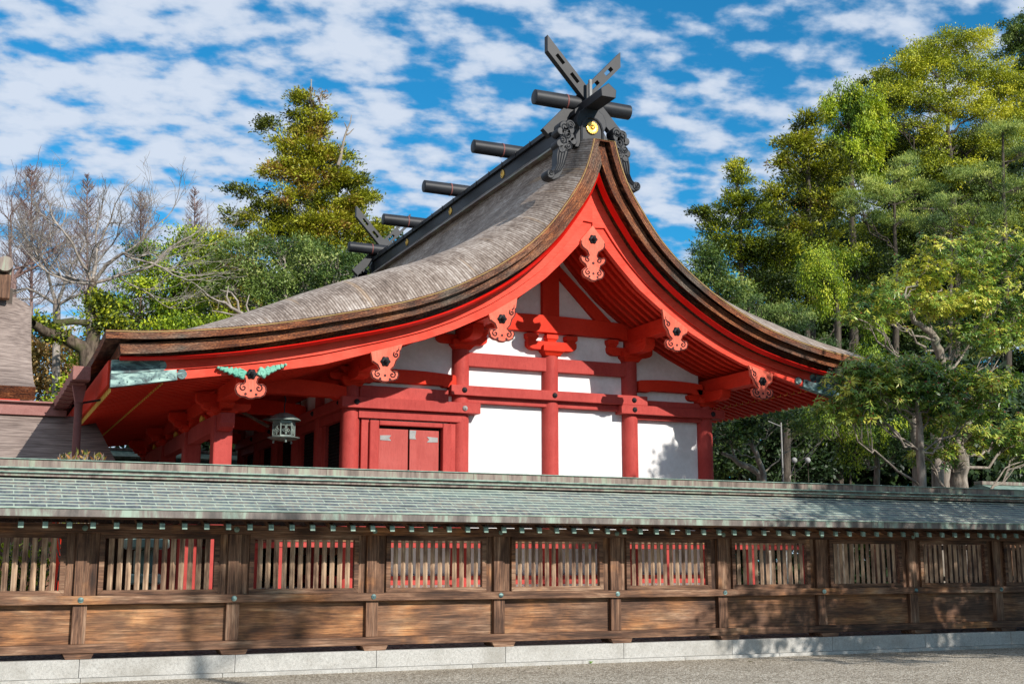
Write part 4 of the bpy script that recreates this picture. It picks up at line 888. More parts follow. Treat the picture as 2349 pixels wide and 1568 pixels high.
def tree(name,label,pads,trunk,bark_,leaf,style='broad',dens=26,per=26,L=.15,W=.07,spread=.28,tr=.25,gap=-.35,shell=.55,group=None,limb=.2,seed=1,tshift=0,bare_top=None,sub=7,leaf2=None,cs=.33):
    "pads: (centre xyz, (rx,ry,rz)); trunk: list of points from the foot upward"
    trunk=[np.array(p,float) for p in trunk]; root=thing(name,label,'tree',tuple(trunk[0]),group)
    T=Tubes(); t=np.linspace(0,1,len(trunk)); tt=np.linspace(0,1,4*len(trunk)); TP=np.stack([np.interp(tt,t,[p[i] for p in trunk]) for i in range(3)],-1); TP[1:-1]+=rng.normal(0,tr*.12,(len(TP)-2,3)); TR_=tr*(1-.85*tt)+.015; TR_[0]*=1.35; T.add(TP,TR_,10)
    SP=[];SU=[];ST=[]
    for c,rad in pads:
        c=np.array(c,float); rad=np.array(rad if hasattr(rad,'__len__') else (rad,)*3,float); a=(rad[0]*rad[1]+rad[0]*rad[2]+rad[1]*rad[2])/3
        m_=5 if style=='whorl' else 9
        k=int(dens*a*4*(2.6 if style=='whorl' else 1.75)/m_)+3; Pc,Uc=pad_points(c,rad,k,shell); sc_=cs*(.35+.5*rad.mean()**.5); P=np.repeat(Pc,m_,0)+rng.normal(0,1,(k*m_,3))*[sc_,sc_,sc_*.45]; U=unit(np.repeat(Uc,m_,0)+(P-np.repeat(Pc,m_,0))/sc_*.5+[0,0,.25]); tc_=np.repeat(rng.normal(0,.17,k),m_)
        keep=wob(P,2.1/max(.5,rad.mean()**.5),seed+c[0])>gap; P,U=P[keep],U[keep]
        SP.append(P);SU.append(U);ST.append(np.full(len(P),rng.normal(0,.08))+tc_[keep])
        # limb from the trunk to the pad, then twigs to its sprays
        zt=c[2]-np.hypot(*(c[:2]-trunk[-1][:2]))*.7-rad[2]*.3; i=int(np.clip(np.argmin(abs(TP[:,2]-zt)),2,len(TP)-1)); A=TP[i]; ln_=np.linalg.norm(c-A)
        lr=min(TR_[i]*.7,limb*tr*(.5+.12*ln_)+.01); P1=curve(A,c-[0,0,rad[2]*.2],(0,0,-.08*ln_),9,.035); T.add(P1,np.linspace(lr,lr*.35,9),7)
        for q in P[:sub]:
            j=rng.integers(4,9); P2=curve(P1[j],q,(0,0,.05),6,.05); T.add(P2,np.linspace(min(lr*.4,.03),.006,6),5)
    T.build('trunk',bark_,root)
    P=np.concatenate(SP);U=np.concatenate(SU);TS=np.concatenate(ST)
    n=len(P); base=.48+tshift+TS+.16*wob(P,.9,seed)+rng.normal(0,.11,n)
    if style=='whorl':
        k=11; ax=unit(U*.55+[0,0,.8]+rng.normal(0,.25,(n,3))); e1=unit(np.cross(ax,[.31,.77,.12])); e2=np.cross(ax,e1)
        an=(np.arange(k)[None]*2*math.pi/k+rng.random((n,1))*6+rng.normal(0,.15,(n,k)))[...,None]; rad_=np.cos(an)*e1[:,None]+np.sin(an)*e2[:,None]
        el=rng.uniform(-.75,.35,(n,k,1)); A=unit(rad_*np.cos(el)+ax[:,None]*np.sin(el)+np.array([0,0,-.15])); Sd=unit(np.cross(A,ax[:,None]+rng.normal(0,.2,(n,k,3))))
        B=P[:,None]+rad_*.015+ax[:,None]*rng.uniform(-.04,.04,(n,k,1)); tint=(base[:,None]+rng.normal(0,.07,(n,k)))
        quads('crown',leaf,B.reshape(-1,3),A.reshape(-1,3),Sd.reshape(-1,3),rng.uniform(.8,1.15,n*k)*L,W,tint.ravel(),root)
        k=5; an=rng.random((n,k,1))*6.28; rad_=np.cos(an)*e1[:,None]+np.sin(an)*e2[:,None]; A=unit(rad_*.8+ax[:,None]*.5); Sd=unit(np.cross(A,ax[:,None]+.01)); B=P[:,None]+0*A
        pick=rng.random(n)<.6; B,A,Sd=B[pick],A[pick],Sd[pick]; quads('leaf_stalks',LSTK,B.reshape(-1,3),A.reshape(-1,3),Sd.reshape(-1,3),.055,.014,rng.random(len(B)*k),root)
        return root
    L=L*1.02; W=W*1.08; spread=spread*.72; idx=np.repeat(np.arange(n),per); N_=len(idx); u=U[idx]
    if style=='needle':
        d=unit(u[:]*[1,1,.5]+rng.normal(0,.35,(N_,3))); B=P[idx]+rng.normal(0,spread,(N_,3))*[1,1,.55]; A=unit(d+rng.normal(0,.35,(N_,3))+[0,0,.15])
    elif style=='pine':
        B=P[idx]+rng.normal(0,spread,(N_,3))*[1,1,.35]; A=unit(rng.normal(0,.7,(N_,3))+[0,0,.7])
    elif style=='droop':
        B=P[idx]+rng.normal(0,spread,(N_,3))*[.6,.6,1.2]; A=unit(u*.5+rng.normal(0,.35,(N_,3))+[0,0,-.8])
    else:
        B=P[idx]+rng.normal(0,spread,(N_,3))*[1,1,.6]; A=unit(u*.6+rng.normal(0,.75,(N_,3))+[0,0,.05])
    Nn=unit(np.array([0,0,.9])+u*.7+rng.normal(0,.55,(N_,3))); Sd=unit(np.cross(A,Nn))
    tint=base[idx]+rng.normal(0,.06,N_)
    quads('crown',leaf,B,A,Sd,rng.uniform(.7,1.2,N_)*L,rng.uniform(.8,1.2,N_)*W,tint,root); return root
def pads_px(lst,Y,fl=1.0):
    # each (x,y,half width,half height[,dY]) read off the photograph, given real size at distance Y
    out=[]
    for q in lst:
        x,y,w,h=q[:4]; dy=q[4] if len(q)>4 else 0; c=at(x,y,Y+dy); dist=(c[0]*math.sin(HEAD)+c[1]*math.cos(HEAD)); m=dist/2851.
        out.append((c,(w*m,min(w,1.6*h)*m*fl,h*m)))
    return out
def foot(x,Y): c=at(x,1288,Y); return np.array([c[0],c[1],.2])
G='trees standing behind the shrine hall'
def trunk_px(pts,Y,dy=0):
    P=[foot(pts[0][0],Y)]+[at(x,y,Y+dy*i) for i,(x,y) in enumerate(pts[1:])]; return P
# -- left side
tree('cedar_tree','tallest cedar left of the ridge, with bronzed layered boughs',pads_px([(712,232,38,16),(690,262,26,10),(735,270,22,12),(700,300,52,20),(622,285,30,10),(690,345,70,30),(770,352,46,22),(640,385,62,20),(720,400,88,34),(802,412,34,22),(575,440,46,12),(655,455,86,30),(770,455,80,32),(848,458,30,10),(610,500,86,28),(720,520,115,40),(810,520,60,34),(860,545,34,34),(640,560,100,34),(760,580,100,40),(880,525,10,16)],60,.95),[foot(715,60),at(716,600,60),at(713,350,60),at(712,200,60)],BARKD,LCED,'needle',27,28,.19,.065,.26,.26,-.42,.3,G,seed=3,sub=4)
sn=Tubes(); sn.add(curve(at(775,380,59),at(806,264,59),(0,0,0),8,.02),np.linspace(.10,.02,8),6)
for a,b in (((785,345),(770,325)),((795,310),(812,295)),((798,300),(790,280))): sn.add(curve(at(*a,59),at(*b,59),(0,0,0),4),np.linspace(.05,.015,4),5)
q=thing('dead_treetop','bare grey dead treetop leaning beside the tall cedar','tree',tuple(foot(770,59.2))); sn.add([foot(770,59.2),at(770,500,62),at(775,380,59)],[.2,.14,.10],7); sn.build('trunk',BARKG,q)
q=thing('lightning_mast','thin white-tipped mast above the top of the tall cedar','mast',tuple(foot(714,61))); MB().tube([foot(714,61),at(714,182,61)],.035,6).build('mast',STEEL,q)
tree('broadleaf_tree','bright green tree behind the bare tree, above the left eave',pads_px([(440,560,58,32),(385,600,72,38),(465,610,52,36),(330,655,58,28),(280,695,50,24),(400,665,80,36),(320,725,70,26),(430,720,90,36),(240,735,50,22),(225,700,36,18)],44),[foot(420,44),at(415,760,44),at(400,620,44)],BARKD,LBRI,'broad',26,26,.125,.055,.26,.35,-.25,.5,G,seed=5,tshift=.02,sub=6)
tree('broadleaf_tree','olive brown tree between the bright tree and the grey-green tree',pads_px([(500,560,44,30),(540,600,44,30),(480,640,50,34),(520,690,70,36),(560,720,60,30)],50),[foot(520,50),at(520,700,50),at(515,580,50)],BARKD,LCED,'broad',22,28,.13,.06,.28,.3,-.4,.4,G,seed=8,tshift=.1)
tree('broadleaf_tree','grey-green tree with pale branches in front of the tall cedar',pads_px([(560,590,72,34),(650,575,84,34),(740,595,84,42),(800,622,46,36),(530,645,50,32),(620,650,84,36),(715,655,74,32),(600,700,60,26),(680,720,50,22),(790,670,40,26)],42),[foot(640,42),at(650,740,42),at(655,640,42)],BARKW,LMID,'broad',22,26,.125,.05,.25,.28,-.2,.5,G,seed=11,sub=14)
tree('broadleaf_tree','low yellow-green tree just above the left roof slope',pads_px([(640,745,70,20),(540,745,60,22),(450,750,70,20),(720,720,50,20),(580,760,80,20),(350,765,80,24),(500,785,120,26)],40),[foot(560,40),at(560,790,40),at(560,755,40)],BARKG,LBRI,'broad',22,26,.12,.055,.25,.25,-.5,.4,G,seed=14,tshift=.06)
tree('broadleaf_tree','dark tree filling the gap under the grey-green crown',pads_px([(470,720,120,60),(620,700,130,60),(760,690,90,70),(540,640,90,50),(700,620,110,60),(870,620,60,60)],54),[foot(640,54),at(640,740,54),at(640,640,54)],BARKD,LDRK,'broad',12,30,.2,.1,.4,.3,-.8,.4,G,seed=15,tshift=.15)
tree('autumn_tree','tawny and yellow shrub-like tree under the mossy limb at the left',pads_px([(120,800,50,40),(100,870,50,46),(160,860,46,46),(190,800,36,36),(230,790,30,30),(140,910,80,30),(60,830,40,60)],46),[foot(140,46),at(140,900,46),at(140,830,46)],BARKG,LAUT,'broad',15,24,.15,.08,.3,.2,-.35,.4,G,seed=17,sub=16)
tree('evergreen_tree','bright shrub-like tree touching the left gutter',pads_px([(215,830,30,34),(190,880,34,30),(245,800,26,24),(160,925,40,20)],41),[foot(205,41),at(205,900,41),at(205,840,41)],BARKD,LBRI,'broad',20,26,.14,.07,.22,.15,-.4,.4,G,seed=18,tshift=.15)
# mossy tree with long horizontal limb
mt=thing('mossy_tree','old tree with thick mossy limbs reaching left below the bare tree','tree',tuple(foot(205,40))); T=Tubes()
T.add([foot(205,40),at(205,850,40),at(195,800,40),at(150,775,40),at(105,762,39.5),at(75,742,39)],[.34,.28,.24,.20,.16,.12],10)
T.add([at(200,830,40),at(215,770,40),at(225,730,40),at(205,690,40),at(215,640,40)],[.26,.2,.18,.16,.12],9)
T.add([at(228,742,40),at(170,738,40),at(110,745,40),at(75,738,40)],[.11,.09,.08,.05],8); T.add([at(110,762,40),at(130,742,40),at(170,735,40)],[.15,.13,.1],7)
T.build('trunk',BARKM,mt)
P=pads_px([(90,740,26,14),(120,765,30,12),(230,690,34,18),(250,735,36,22),(270,745,30,20)],39.8); B=np.concatenate([pad_points(c,r,int(500*r[0]),.3)[0] for c,r in P]); idx=np.repeat(np.arange(len(B)),4); n=len(idx); A=unit(rng.normal(size=(n,3))); quads('crown',LOLV,B[idx]+rng.normal(0,.12,(n,3)),A,unit(np.cross(A,rng.normal(size=(n,3)))),.13,.07,rng.random(n)*.8,mt)
# bare trees
def bare(name,label,base,dirs,r0,mat,depth=6,L0=3.2,shrink=.78,spread=.5,up=.12,seed=0,k=3,mn=.007):
    rs=np.random.default_rng(seed); root=thing(name,label,'tree',tuple(base),'leafless trees at the left'); T=Tubes()
    def grow(p,d,L,r,lv):
        n=5; pts=[p]; dd=d
        for i in range(n-1): dd=dd+rs.normal(0,.13,3)+[0,0,up*.25]; dd=dd/np.linalg.norm(dd); pts.append(pts[-1]+dd*L/(n-1))
        T.add(pts,np.linspace(r,max(r*.66,mn),n),7 if lv<2 else (5 if lv<4 else 3))
        if lv>=depth: return
        m=k if lv<4 else k
        for j in range(m):
            i=n-1 if j==0 else rs.integers(1,n); nd=dd+rs.normal(0,spread,3)+[0,0,up]; nd/=np.linalg.norm(nd); grow(pts[i],nd,L*shrink*rs.uniform(.75,1.15),max(r*(.66 if j==0 else .5),mn),lv+1)
    for (p,d,L,r) in dirs: d=np.array(d,float); grow(np.array(p,float),d/np.linalg.norm(d),L,r,1)
    if base is not None and r0: T.add([base,np.array(dirs[0][0])*.5+np.array(base)*.5,dirs[0][0]],[r0,r0*.9,r0*.8],9)
    T.build('trunk',mat,root); return root
bp=at(212,650,40); ex=np.array([math.cos(HEAD),-math.sin(HEAD),0])   # picture-right direction
fwd=np.array([math.sin(HEAD),math.cos(HEAD),0]); Zu=np.array([0,0,1.])
bare('bare_tree','large leafless tree with wide pale branches left of the cedar',foot(205,40.2),[(bp,ex*-.85+Zu*.45,1.5,.06),(bp,ex*.6+Zu*.6,1.5,.07),(bp,ex*1+Zu*.25+fwd*.2,1.6,.06),(bp,ex*.05+Zu*1+fwd*.3,1.35,.065),(bp,ex*-.35+Zu*.75-fwd*.3,1.4,.055),(bp,ex*-1+Zu*.05,1.3,.045)],.16,BARKW,6,1.5,.78,.42,.10,21,3,.005)
b2=at(130,700,44); bare('bare_tree','smaller leafless tree low at the left behind the mossy limb',foot(130,44),[(b2,ex*-.3+Zu,1.3,.07),(b2,ex*.4+Zu*.8,1.2,.07),(b2,ex*-.8+Zu*.5,1.2,.06),(b2,ex*.9+Zu*.3,1.1,.06)],.16,BARKW,6,2,.80,.45,.08,29,3,.005)
b2=at(30,640,48); bare('bare_tree','leafless twiggy tree above the neighbouring roof at the far left',foot(30,48),[(b2,ex*-.3+Zu,1.3,.07),(b2,ex*.4+Zu*.8,1.2,.07),(b2,ex*.9+Zu*.5,1.2,.06)],.16,BARKR,6,2,.80,.42,.15,33,3,.005)
def spire(label,x,ytop,Y,hw,seed):
    rs=np.random.default_rng(seed); b=foot(x,Y); t=at(x,ytop,Y); root=thing('bare_spire_tree',label,'tree',tuple(b),'leafless trees at the left'); T=Tubes(); H=t[2]-b[2]; z0=at(x,760,Y)[2]
    T.add([b,(b*.5+t*.5)+[.05,0,0],t],[.22,.13,.015],7)
    for i in range(170):
        f=rs.random()**.8; z=z0+(t[2]-z0)*f; p=np.array([b[0]+(t[0]-b[0])*(z-b[2])/H,b[1],z]); a=rs.random()*6.28; L=hw*(1-f)**.75*rs.uniform(.6,1.1)+.15; d=np.array([math.cos(a),math.sin(a),.95]); d/=np.linalg.norm(d); q=p+d*L; T.add([p,p+(q-p)*.5-[0,0,.06*L],q],[.025,.016,.006],3)
        for j in range(9):
            s_=rs.uniform(.25,1); o=p+(q-p)*s_; e=o+(d*.6+rs.normal(0,.5,3)+[0,0,.3])*L*.26; T.add([o,(o+e)/2,e],[.012,.009,.005],3)
    T.build('trunk',BARKR,root)
spire('leftmost tall leafless spire-shaped tree with reddish twigs',72,380,75,3.4,1); spire('second leafless spire-shaped tree, behind the left part of the bare crown',200,402,78,3.0,2); spire('third leafless spire-shaped tree, behind the middle of the bare crown',322,440,80,2.8,3); spire('rightmost leafless spire-shaped tree, just left of the tall cedar',446,432,82,2.4,4)
q=thing('dead_branch_tree','small bleached dead tree with forked twigs above the left roof slope','tree',tuple(foot(625,39))); T=Tubes(); T.add([foot(640,39),at(632,780,39),at(622,752,39),at(590,735,39),at(560,722,39),at(530,705,39),at(512,690,39)],[.12,.11,.10,.085,.07,.05,.03],7)
for c_ in ([(560,722),(535,722),(510,716),(485,712)],[(530,705),(520,680),(524,655)],[(548,714),(545,690),(530,670),(505,665)],[(520,695),(500,690),(480,680),(470,672)],[(575,728),(565,700),(572,675)]): T.add([at(*p,39) for p in c_],np.linspace(.05,.012,len(c_)),5)
T.build('trunk',BARKW,q)
# -- right side
RG='trees right of the hall'
tree('yew_tree','slim pointed dark conifer nearest the roof, at the left end of the right-hand trees',pads_px([(1690,385,14,20),(1697,425,26,20),(1680,465,40,16),(1712,470,42,20),(1640,488,36,9),(1612,488,14,6),(1740,505,52,24),(1670,520,50,16),(1640,535,34,10),(1720,560,80,26),(1660,575,48,20),(1760,610,70,34)],47),[foot(1700,47),at(1705,700,47),at(1690,375,47)],BARKD,LOLV,'needle',20,30,.17,.055,.2,.2,-.6,.4,RG,seed=41,tshift=-.14,sub=8)
tree('grey_leaf_tree','pale olive leafy tree showing just over the right roof slope',pads_px([(1612,585,40,30),(1640,630,50,36),(1600,650,30,30),(1665,680,60,40),(1690,740,70,40),(1640,720,50,40)],44),[foot(1650,44),at(1650,760,44),at(1645,640,44)],BARKG,LMID,'broad',18,28,.17,.055,.25,.22,-.4,.4,RG,seed=43,tshift=0)
tree('cedar_tree','bronze-tipped cedar between the pointed conifer and the tall broadleaf crown',pads_px([(1845,285,34,26),(1815,330,42,24),(1870,330,50,28),(1800,362,22,12),(1840,385,60,28),(1890,400,56,34),(1835,440,62,30),(1900,470,60,40),(1790,440,34,18),(1800,500,60,34),(1860,540,80,44)],50),[foot(1860,50),at(1860,600,50),at(1850,290,50)],BARKD,LCED,'needle',14,30,.2,.07,.28,.35,-.45,.4,RG,seed=45,sub=6,tshift=-.06)
tree('cedar_tree','yellow-green cedar top beside the tallest broadleaf crown',pads_px([(1930,215,40,30),(1900,250,26,24),(1975,240,46,34),(1945,285,60,26),(2000,300,60,30),(1920,330,30,18),(1960,350,60,24),(1990,400,50,24)],53),[foot(1955,53),at(1960,600,53),at(1945,230,53)],BARKD,LBRI,'droop',15,30,.2,.06,.26,.35,-.4,.4,RG,seed=47,tshift=.14,sub=6)
tree('tall_broadleaf_tree','tallest olive-green broadleaf tree, crown reaching the top right',pads_px([(2110,130,50,28),(2165,100,66,28),(2230,100,56,30),(2070,165,52,30),(2140,165,70,34),(2220,160,76,36),(2290,190,70,44),(2035,215,54,34),(2100,225,70,36),(2190,235,80,36),(2270,265,80,40),(2330,240,50,40),(2050,275,56,26),(2140,300,70,26),(2240,330,90,34),(2330,330,60,40)],56),[foot(2190,56),at(2195,600,56),at(2180,350,56),at(2160,140,56)],BARKD,LOLV,'broad',21,28,.145,.065,.3,.3,-.38,.5,RG,seed=49,tshift=.20,sub=10)
tree('evergreen_tree','dark green tree cut off by the top right corner',pads_px([(2330,75,40,34),(2360,120,60,50),(2345,180,40,40),(2380,60,50,40)],60),[foot(2370,60),at(2370,400,60),at(2360,80,60)],BARKD,LMID,'broad',16,28,.19,.09,.3,.35,-.3,.45,RG,seed=51,tshift=-.05)
tree('pine_tree','pine with flat pale tiers of needles at the upper right edge',pads_px([(2300,300,70,20),(2340,350,60,20),(2250,400,70,20),(2320,430,80,24),(2200,470,86,22),(2290,500,90,26),(2340,560,60,24),(2130,505,70,18)],42),[foot(2320,42),at(2310,700,42),at(2300,300,42)],BARKD,LPIN,'pine',24,34,.15,.022,.22,.22,-.35,.3,RG,seed=53,tshift=.08,sub=12)
tree('pine_tree','pine with pale yellow-green tiers in the middle of the right-hand trees',pads_px([(2000,425,66,20),(2070,405,60,16),(1950,455,52,16),(2040,460,80,20),(2090,370,46,14),(2110,430,50,18),(1990,490,70,16),(2080,500,60,16),(2150,440,40,14)],46),[foot(2050,46),at(2055,700,46),at(2050,420,46)],BARKD,LPIN,'pine',26,34,.16,.026,.22,.22,-.3,.3,RG,seed=55,tshift=.22,sub=12)
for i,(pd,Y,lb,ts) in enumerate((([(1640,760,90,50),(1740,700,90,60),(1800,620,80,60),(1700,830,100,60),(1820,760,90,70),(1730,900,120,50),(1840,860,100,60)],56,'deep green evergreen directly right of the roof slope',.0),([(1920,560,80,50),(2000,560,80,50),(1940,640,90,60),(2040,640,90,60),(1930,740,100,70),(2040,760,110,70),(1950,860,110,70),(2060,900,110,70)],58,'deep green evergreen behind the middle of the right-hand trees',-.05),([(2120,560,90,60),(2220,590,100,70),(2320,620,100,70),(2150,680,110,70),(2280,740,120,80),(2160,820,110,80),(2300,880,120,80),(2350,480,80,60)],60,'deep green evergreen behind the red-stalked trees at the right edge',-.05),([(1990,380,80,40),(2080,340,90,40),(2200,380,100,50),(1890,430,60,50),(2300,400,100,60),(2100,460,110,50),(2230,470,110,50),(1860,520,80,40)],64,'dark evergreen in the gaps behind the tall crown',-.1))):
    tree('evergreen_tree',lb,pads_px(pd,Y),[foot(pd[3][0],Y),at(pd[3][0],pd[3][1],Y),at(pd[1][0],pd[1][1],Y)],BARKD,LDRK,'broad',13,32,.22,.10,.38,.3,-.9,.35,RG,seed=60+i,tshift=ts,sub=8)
tree('broadleaf_tree','mixed green tree low between the pointed conifer and the bright feathery tree',pads_px([(1760,560,60,40),(1830,600,70,40),(1930,600,70,40),(1880,690,80,44),(1790,660,70,40),(1960,690,60,50),(1990,610,60,50)],46),[foot(1850,46),at(1850,740,46),at(1850,620,46)],BARKD,LOLV,'broad',17,30,.145,.065,.3,.2,-.7,.4,RG,seed=101,tshift=-.16,sub=4)
tree('broadleaf_tree','mixed green tree behind the two pines',pads_px([(2010,530,70,40),(2100,560,80,40),(2230,540,80,40),(2320,440,60,40),(2190,400,80,36),(2260,430,70,40),(2120,380,60,36),(2340,520,60,50)],50),[foot(2180,50),at(2180,640,50),at(2180,480,50)],BARKD,LOLV,'broad',17,30,.145,.065,.3,.2,-.7,.4,RG,seed=102,tshift=-.14,sub=4)
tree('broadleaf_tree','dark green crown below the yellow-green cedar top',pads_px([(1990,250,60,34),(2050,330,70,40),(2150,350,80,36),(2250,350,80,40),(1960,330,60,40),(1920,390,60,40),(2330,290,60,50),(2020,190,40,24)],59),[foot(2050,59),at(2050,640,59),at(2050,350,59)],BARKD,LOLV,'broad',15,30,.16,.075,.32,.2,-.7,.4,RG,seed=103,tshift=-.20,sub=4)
for lb,pd in (('dark bushy evergreen low between the hall and the crooked tree',[(1680,1050,60,50),(1760,1040,60,50),(1700,960,60,40),(1800,980,60,50)]),('dark bushy evergreen low behind the metal pole',[(1860,1040,70,60),(1950,1050,70,60),(1900,950,70,60),(2020,1000,70,60)]),('dark bushy evergreen low behind the grey trunks at the right',[(2100,1030,80,70),(2200,1040,80,70),(2300,1030,80,70),(2150,940,80,60),(2280,930,80,70),(2360,980,60,90)])):
    tree('evergreen_shrub',lb,pads_px(pd,38),[foot(pd[1][0],38),at(pd[1][0],1150,38),at(pd[1][0],pd[1][1],38)],BARKD,LDRK,'broad',12,30,.19,.09,.36,.12,-.9,.35,RG,seed=110,tshift=-.06,sub=3)
tree('cypress_tree','feathery bright green tree hanging between roof and red-stalked trees',pads_px([(1880,600,36,24),(1925,600,30,20),(1890,640,44,24),(1860,620,26,20),(1925,660,40,30),(1990,740,40,50),(2010,800,50,40),(1895,690,30,24)],38),[foot(1920,38),at(1925,760,38),at(1905,600,38)],BARKD,LBRI,'droop',20,34,.13,.035,.2,.22,-.3,.45,RG,seed=71,tshift=.02,sub=5)
tree('pine_tree','blue-green feathery tree low over the right eave',pads_px([(1790,720,56,26),(1830,740,50,26),(1750,760,40,22),(1800,790,60,26),(1850,800,50,24),(1700,700,40,24)],36),[foot(1800,36),at(1800,850,36),at(1800,740,36)],BARKD,LMID,'pine',22,34,.14,.022,.2,.2,-.3,.35,RG,seed=73,tshift=-.12,sub=12)
tree('cypress_tree','feathery green branches hanging below the red-stalked crown',pads_px([(1930,985,40,40),(1985,1010,46,36),(2030,985,40,30),(1960,1040,40,22),(1900,960,24,24),(2060,1020,30,40)],24),[foot(2010,24.5),at(2010,1040,24.5),at(1990,980,24)],BARKG,LBRI,'droop',36,30,.09,.024,.13,.10,-.2,.4,RG,seed=75,tshift=-.12,sub=8)
tree('broadleaf_tree','crooked pale-barked tree beneath the right eave tip',pads_px([(1660,985,24,16),(1700,975,26,18),(1668,1010,20,12),(1730,960,40,26),(1780,960,40,24),(1840,970,50,26),(1880,990,30,24)],31),[foot(1765,31),at(1752,1085,31),at(1722,1010,31),at(1705,975,31)],BARKG,LMID,'broad',24,20,.14,.075,.2,.11,-.2,.5,RG,seed=77,tshift=-.02,sub=9)
T=Tubes(); tl=thing('leaning_limb_tree','low pale curving limb between the hall and the metal pole','tree',tuple(foot(1752,31.6))); T.add([foot(1752,31.6),at(1745,1090,31.6),at(1722,1072,31.6),at(1695,1062,31.6),at(1680,1048,31.6),at(1655,1038,31.6)],[.16,.13,.10,.085,.07,.05],8); T.add([at(1690,1058,31.6),at(1680,1030,31.6),at(1676,1000,31.6)],[.04,.03,.012],6); T.build('trunk',BARKG,tl)
kw=dict(style='whorl',L=.145,W=.040,per=1,limb=.2,gap=-.30,group='red-stalked trees right of the hall')
tree('red_stalked_tree','large red-stalked tree with yellow-green tiers and a curved pale trunk at the right',pads_px([(1985,690,52,30),(1960,725,26,16),(2050,665,56,34),(2110,630,60,34),(2040,725,44,16),(2150,560,50,26),(2200,600,64,36),(2270,560,64,36),(2330,590,50,40),(2130,700,64,34),(2210,690,64,40),(2290,660,64,44),(2340,700,44,50),(2200,760,54,30),(2290,770,60,40)],25),[foot(2170,25.5),at(2165,880,25.5),at(2152,800,25.3),at(2140,765,25.2),at(2095,735,25.1),at(2075,680,25)],BARKG,LRED,dens=58,shell=.5,tr=.17,seed=81,tshift=.22,sub=5,**kw)
tree('red_stalked_tree','dense dark red-stalked tree touching the right eave tip',pads_px([(1945,876,26,20),(1995,848,30,16),(1985,850,50,28),(2050,840,54,26),(2110,850,54,30),(1955,895,36,24),(2020,895,56,32),(2095,900,60,34),(2170,870,60,34),(2230,880,56,34),(1930,935,34,22),(1990,945,48,24),(2150,930,60,34),(2230,940,56,30),(2280,880,40,26)],21.0,1.2),[foot(2115,21),at(2112,1000,21),at(2100,900,20.8)],BARKG,LRED,dens=84,shell=.45,tr=.12,seed=83,tshift=.10,sub=5,**kw)
tree('red_stalked_tree','thick-trunked red-stalked tree with low sprays at the right edge above the fence',pads_px([(2170,985,44,22),(2220,1000,50,24),(2160,1020,40,20),(2280,1010,50,26),(2330,985,40,30),(2340,1040,30,26),(2120,1045,26,14),(2190,1045,40,14)],22.4,1.2),[foot(2204,22.4)+[0,0,0],at(2204,1100,22.4),at(2200,1020,22.4),at(2230,960,22.4)],BARKG,LRED,dens=60,shell=.4,tr=.27,seed=85,tshift=.16,sub=5,**kw)
q=thing('slim_trunk_tree','straight grey trunk left of the thick trunk above the fence','tree',tuple(foot(2108,23.4)),RG); T=Tubes(); T.add([foot(2108,23.4),at(2108,1050,23.4),at(2100,960,23.4),at(2090,860,23.6)],[.19,.17,.15,.08],10); T.build('trunk',BARKG,q)
q=thing('slim_trunk_tree','straight grey trunk close behind the thick trunk above the fence','tree',tuple(foot(2150,24.4)),RG); T=Tubes(); T.add([foot(2150,24.4),at(2150,1050,24.4),at(2145,960,24.4),at(2150,860,24.6)],[.16,.15,.13,.08],10); T.build('trunk',BARKG,q)
# dark understorey behind everything, low: read as one mass
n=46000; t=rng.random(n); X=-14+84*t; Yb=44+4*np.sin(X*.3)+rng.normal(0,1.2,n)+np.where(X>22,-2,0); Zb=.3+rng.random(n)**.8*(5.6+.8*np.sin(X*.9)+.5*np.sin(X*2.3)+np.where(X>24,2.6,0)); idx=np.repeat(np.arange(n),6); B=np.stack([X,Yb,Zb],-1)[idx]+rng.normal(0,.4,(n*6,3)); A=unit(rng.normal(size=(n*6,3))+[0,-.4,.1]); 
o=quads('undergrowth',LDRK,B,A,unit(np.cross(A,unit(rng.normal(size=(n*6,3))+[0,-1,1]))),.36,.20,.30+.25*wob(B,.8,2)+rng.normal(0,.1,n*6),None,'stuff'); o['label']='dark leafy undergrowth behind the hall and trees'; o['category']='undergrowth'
for a_,lb in ((1822,'left one of two small round white lamps among the dark leaves right of the pole'),(1853,'right one of two small round white lamps among the dark leaves right of the pole')):
    c=at(a_,1055,29.5); q=thing('globe_lamp',lb,'lamp',(c[0],c[1],.25),'small round lamps'); MB().lathe([(.005,-.085),(.05,-.07),(.08,-.03),(.085,0),(.08,.03),(.05,.07),(.005,.085)],tuple(c),'z',14).build('globe',STEEL,q,smooth=True); MB().tube([(c[0],c[1],.25),(c[0],c[1],c[2]-.08)],.009,6).build('stem',BARKD,q)
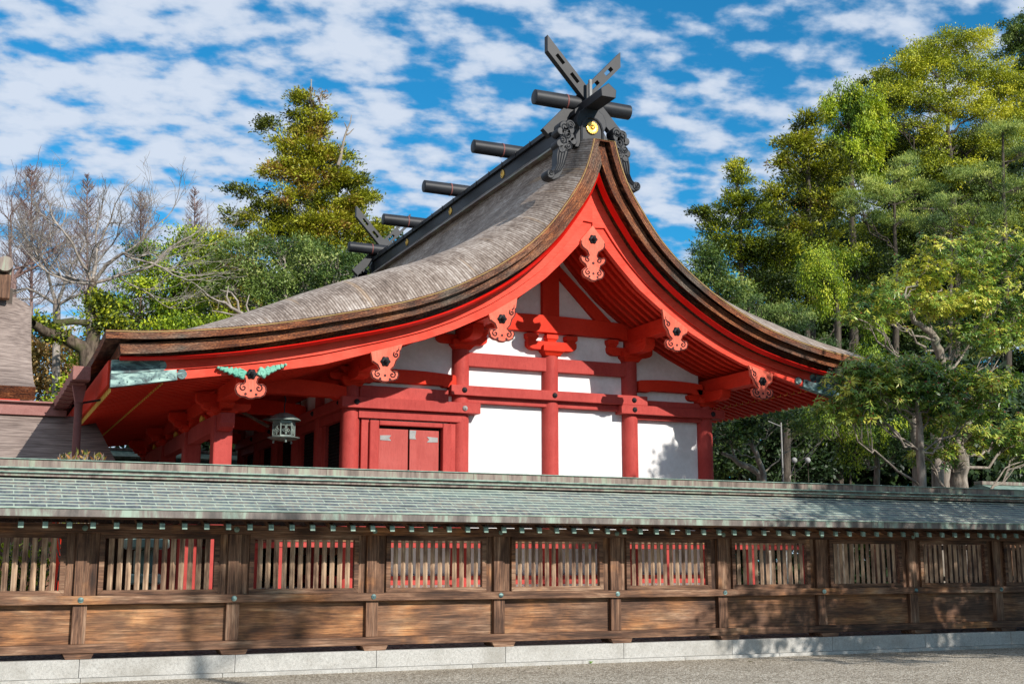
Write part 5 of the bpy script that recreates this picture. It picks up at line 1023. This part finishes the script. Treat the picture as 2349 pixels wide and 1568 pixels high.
# garden shrubs by the fence
def shrub(label,x0,x1,ytop,Y,mat,n,L=.11,W=.035,zb=.3,grp='shrubs behind the fence'):
    a=at(x0,ytop,Y); b=at(x1,ytop,Y); c=(a+b)/2; root=thing('shrub',label,'shrub',(c[0],c[1],.28),grp); T=Tubes(); Bs=[];As=[]
    for i in range(n):
        f=rng.random(); e=a*(1-f)+b*f; e=e+[0,rng.normal(0,.18),-abs(rng.normal(0,.16))]; p0=np.array([c[0]+(e[0]-c[0])*.35,c[1],.28]); P=curve(p0,e,(0,0,0),6,.02); T.add(P,np.linspace(.014,.004,6),4)
        for j in range(14):
            g=rng.uniform(.55,1); q=p0+(e-p0)*g; Bs.append(q); As.append(unit(np.array([rng.normal(0,.6),rng.normal(0,.6),.7])))
    T.build('stems',BARKG,root); B=np.array(Bs);A=np.array(As); quads('foliage',mat,B,A,unit(np.cross(A,rng.normal(size=A.shape))),rng.uniform(.7,1.2,len(B))*L,W,rng.random(len(B)),root)
shrub('shrub with orange-tipped upright shoots beside the brown downpipe, above the fence',135,240,1036,20.2,LBUSH,90)
shrub('shrub with yellow leaves seen through the slats of the first window',-20,130,1236,20.4,LBRI,60,.09,.04)
# trees of the forecourt behind the photographer: their shade falls on the fence and gravel
SH='forecourt trees behind the viewpoint'
def shade(label,c,pads,seed,dens=7): 
    tree('forecourt_tree',label,[(np.array(c)+np.array(p[:3]),p[3]) for p in pads],[(c[0]+.5,c[1],0),(c[0]+.3,c[1],c[2]*.5),(c[0],c[1],c[2])],BARKD,LDRK,'broad',dens,22,.2,.1,.28,.3,-.35,.35,SH,seed=seed)
shade('tall tree behind the viewpoint on the right, nearest the fence',(19.0,9.5,6.3),[(0,0,0,2.6),(-2.4,.3,-.8,1.7),(2.2,0,.5,2.4),(.4,0,-2.6,1.8),(-1.2,-.6,2.2,1.8)],91)
shade('tall tree behind the viewpoint on the right, farther out',(24.0,8.0,6.8),[(0,0,0,3.0),(-2.2,0,-2.0,1.9),(1.5,0,-3.2,2.2),(0,0,2.6,2.2)],92)
shade('tall tree behind the viewpoint, above its left',(9.6,-3.0,13.2),[(-4.6,0,.2,.8),(1.2,0,-.2,.8)],93,4)
rng=np.random.default_rng(4)
tree('forecourt_tree','tree beside the forecourt just outside the right of the view',[((18.3,15.4,8.7),.62),((19.1,15.3,8.4),.6),((20.3,15.2,9.2),1.1),((18.7,15.4,9.4),.4),((21.4,15.0,8.2),.9)],[(21.2,15.4,0),(21.0,15.4,4.5),(20.4,15.3,8.4)],BARKD,LDRK,'broad',9,22,.2,.1,.22,.2,-.7,.3,SH,seed=95)
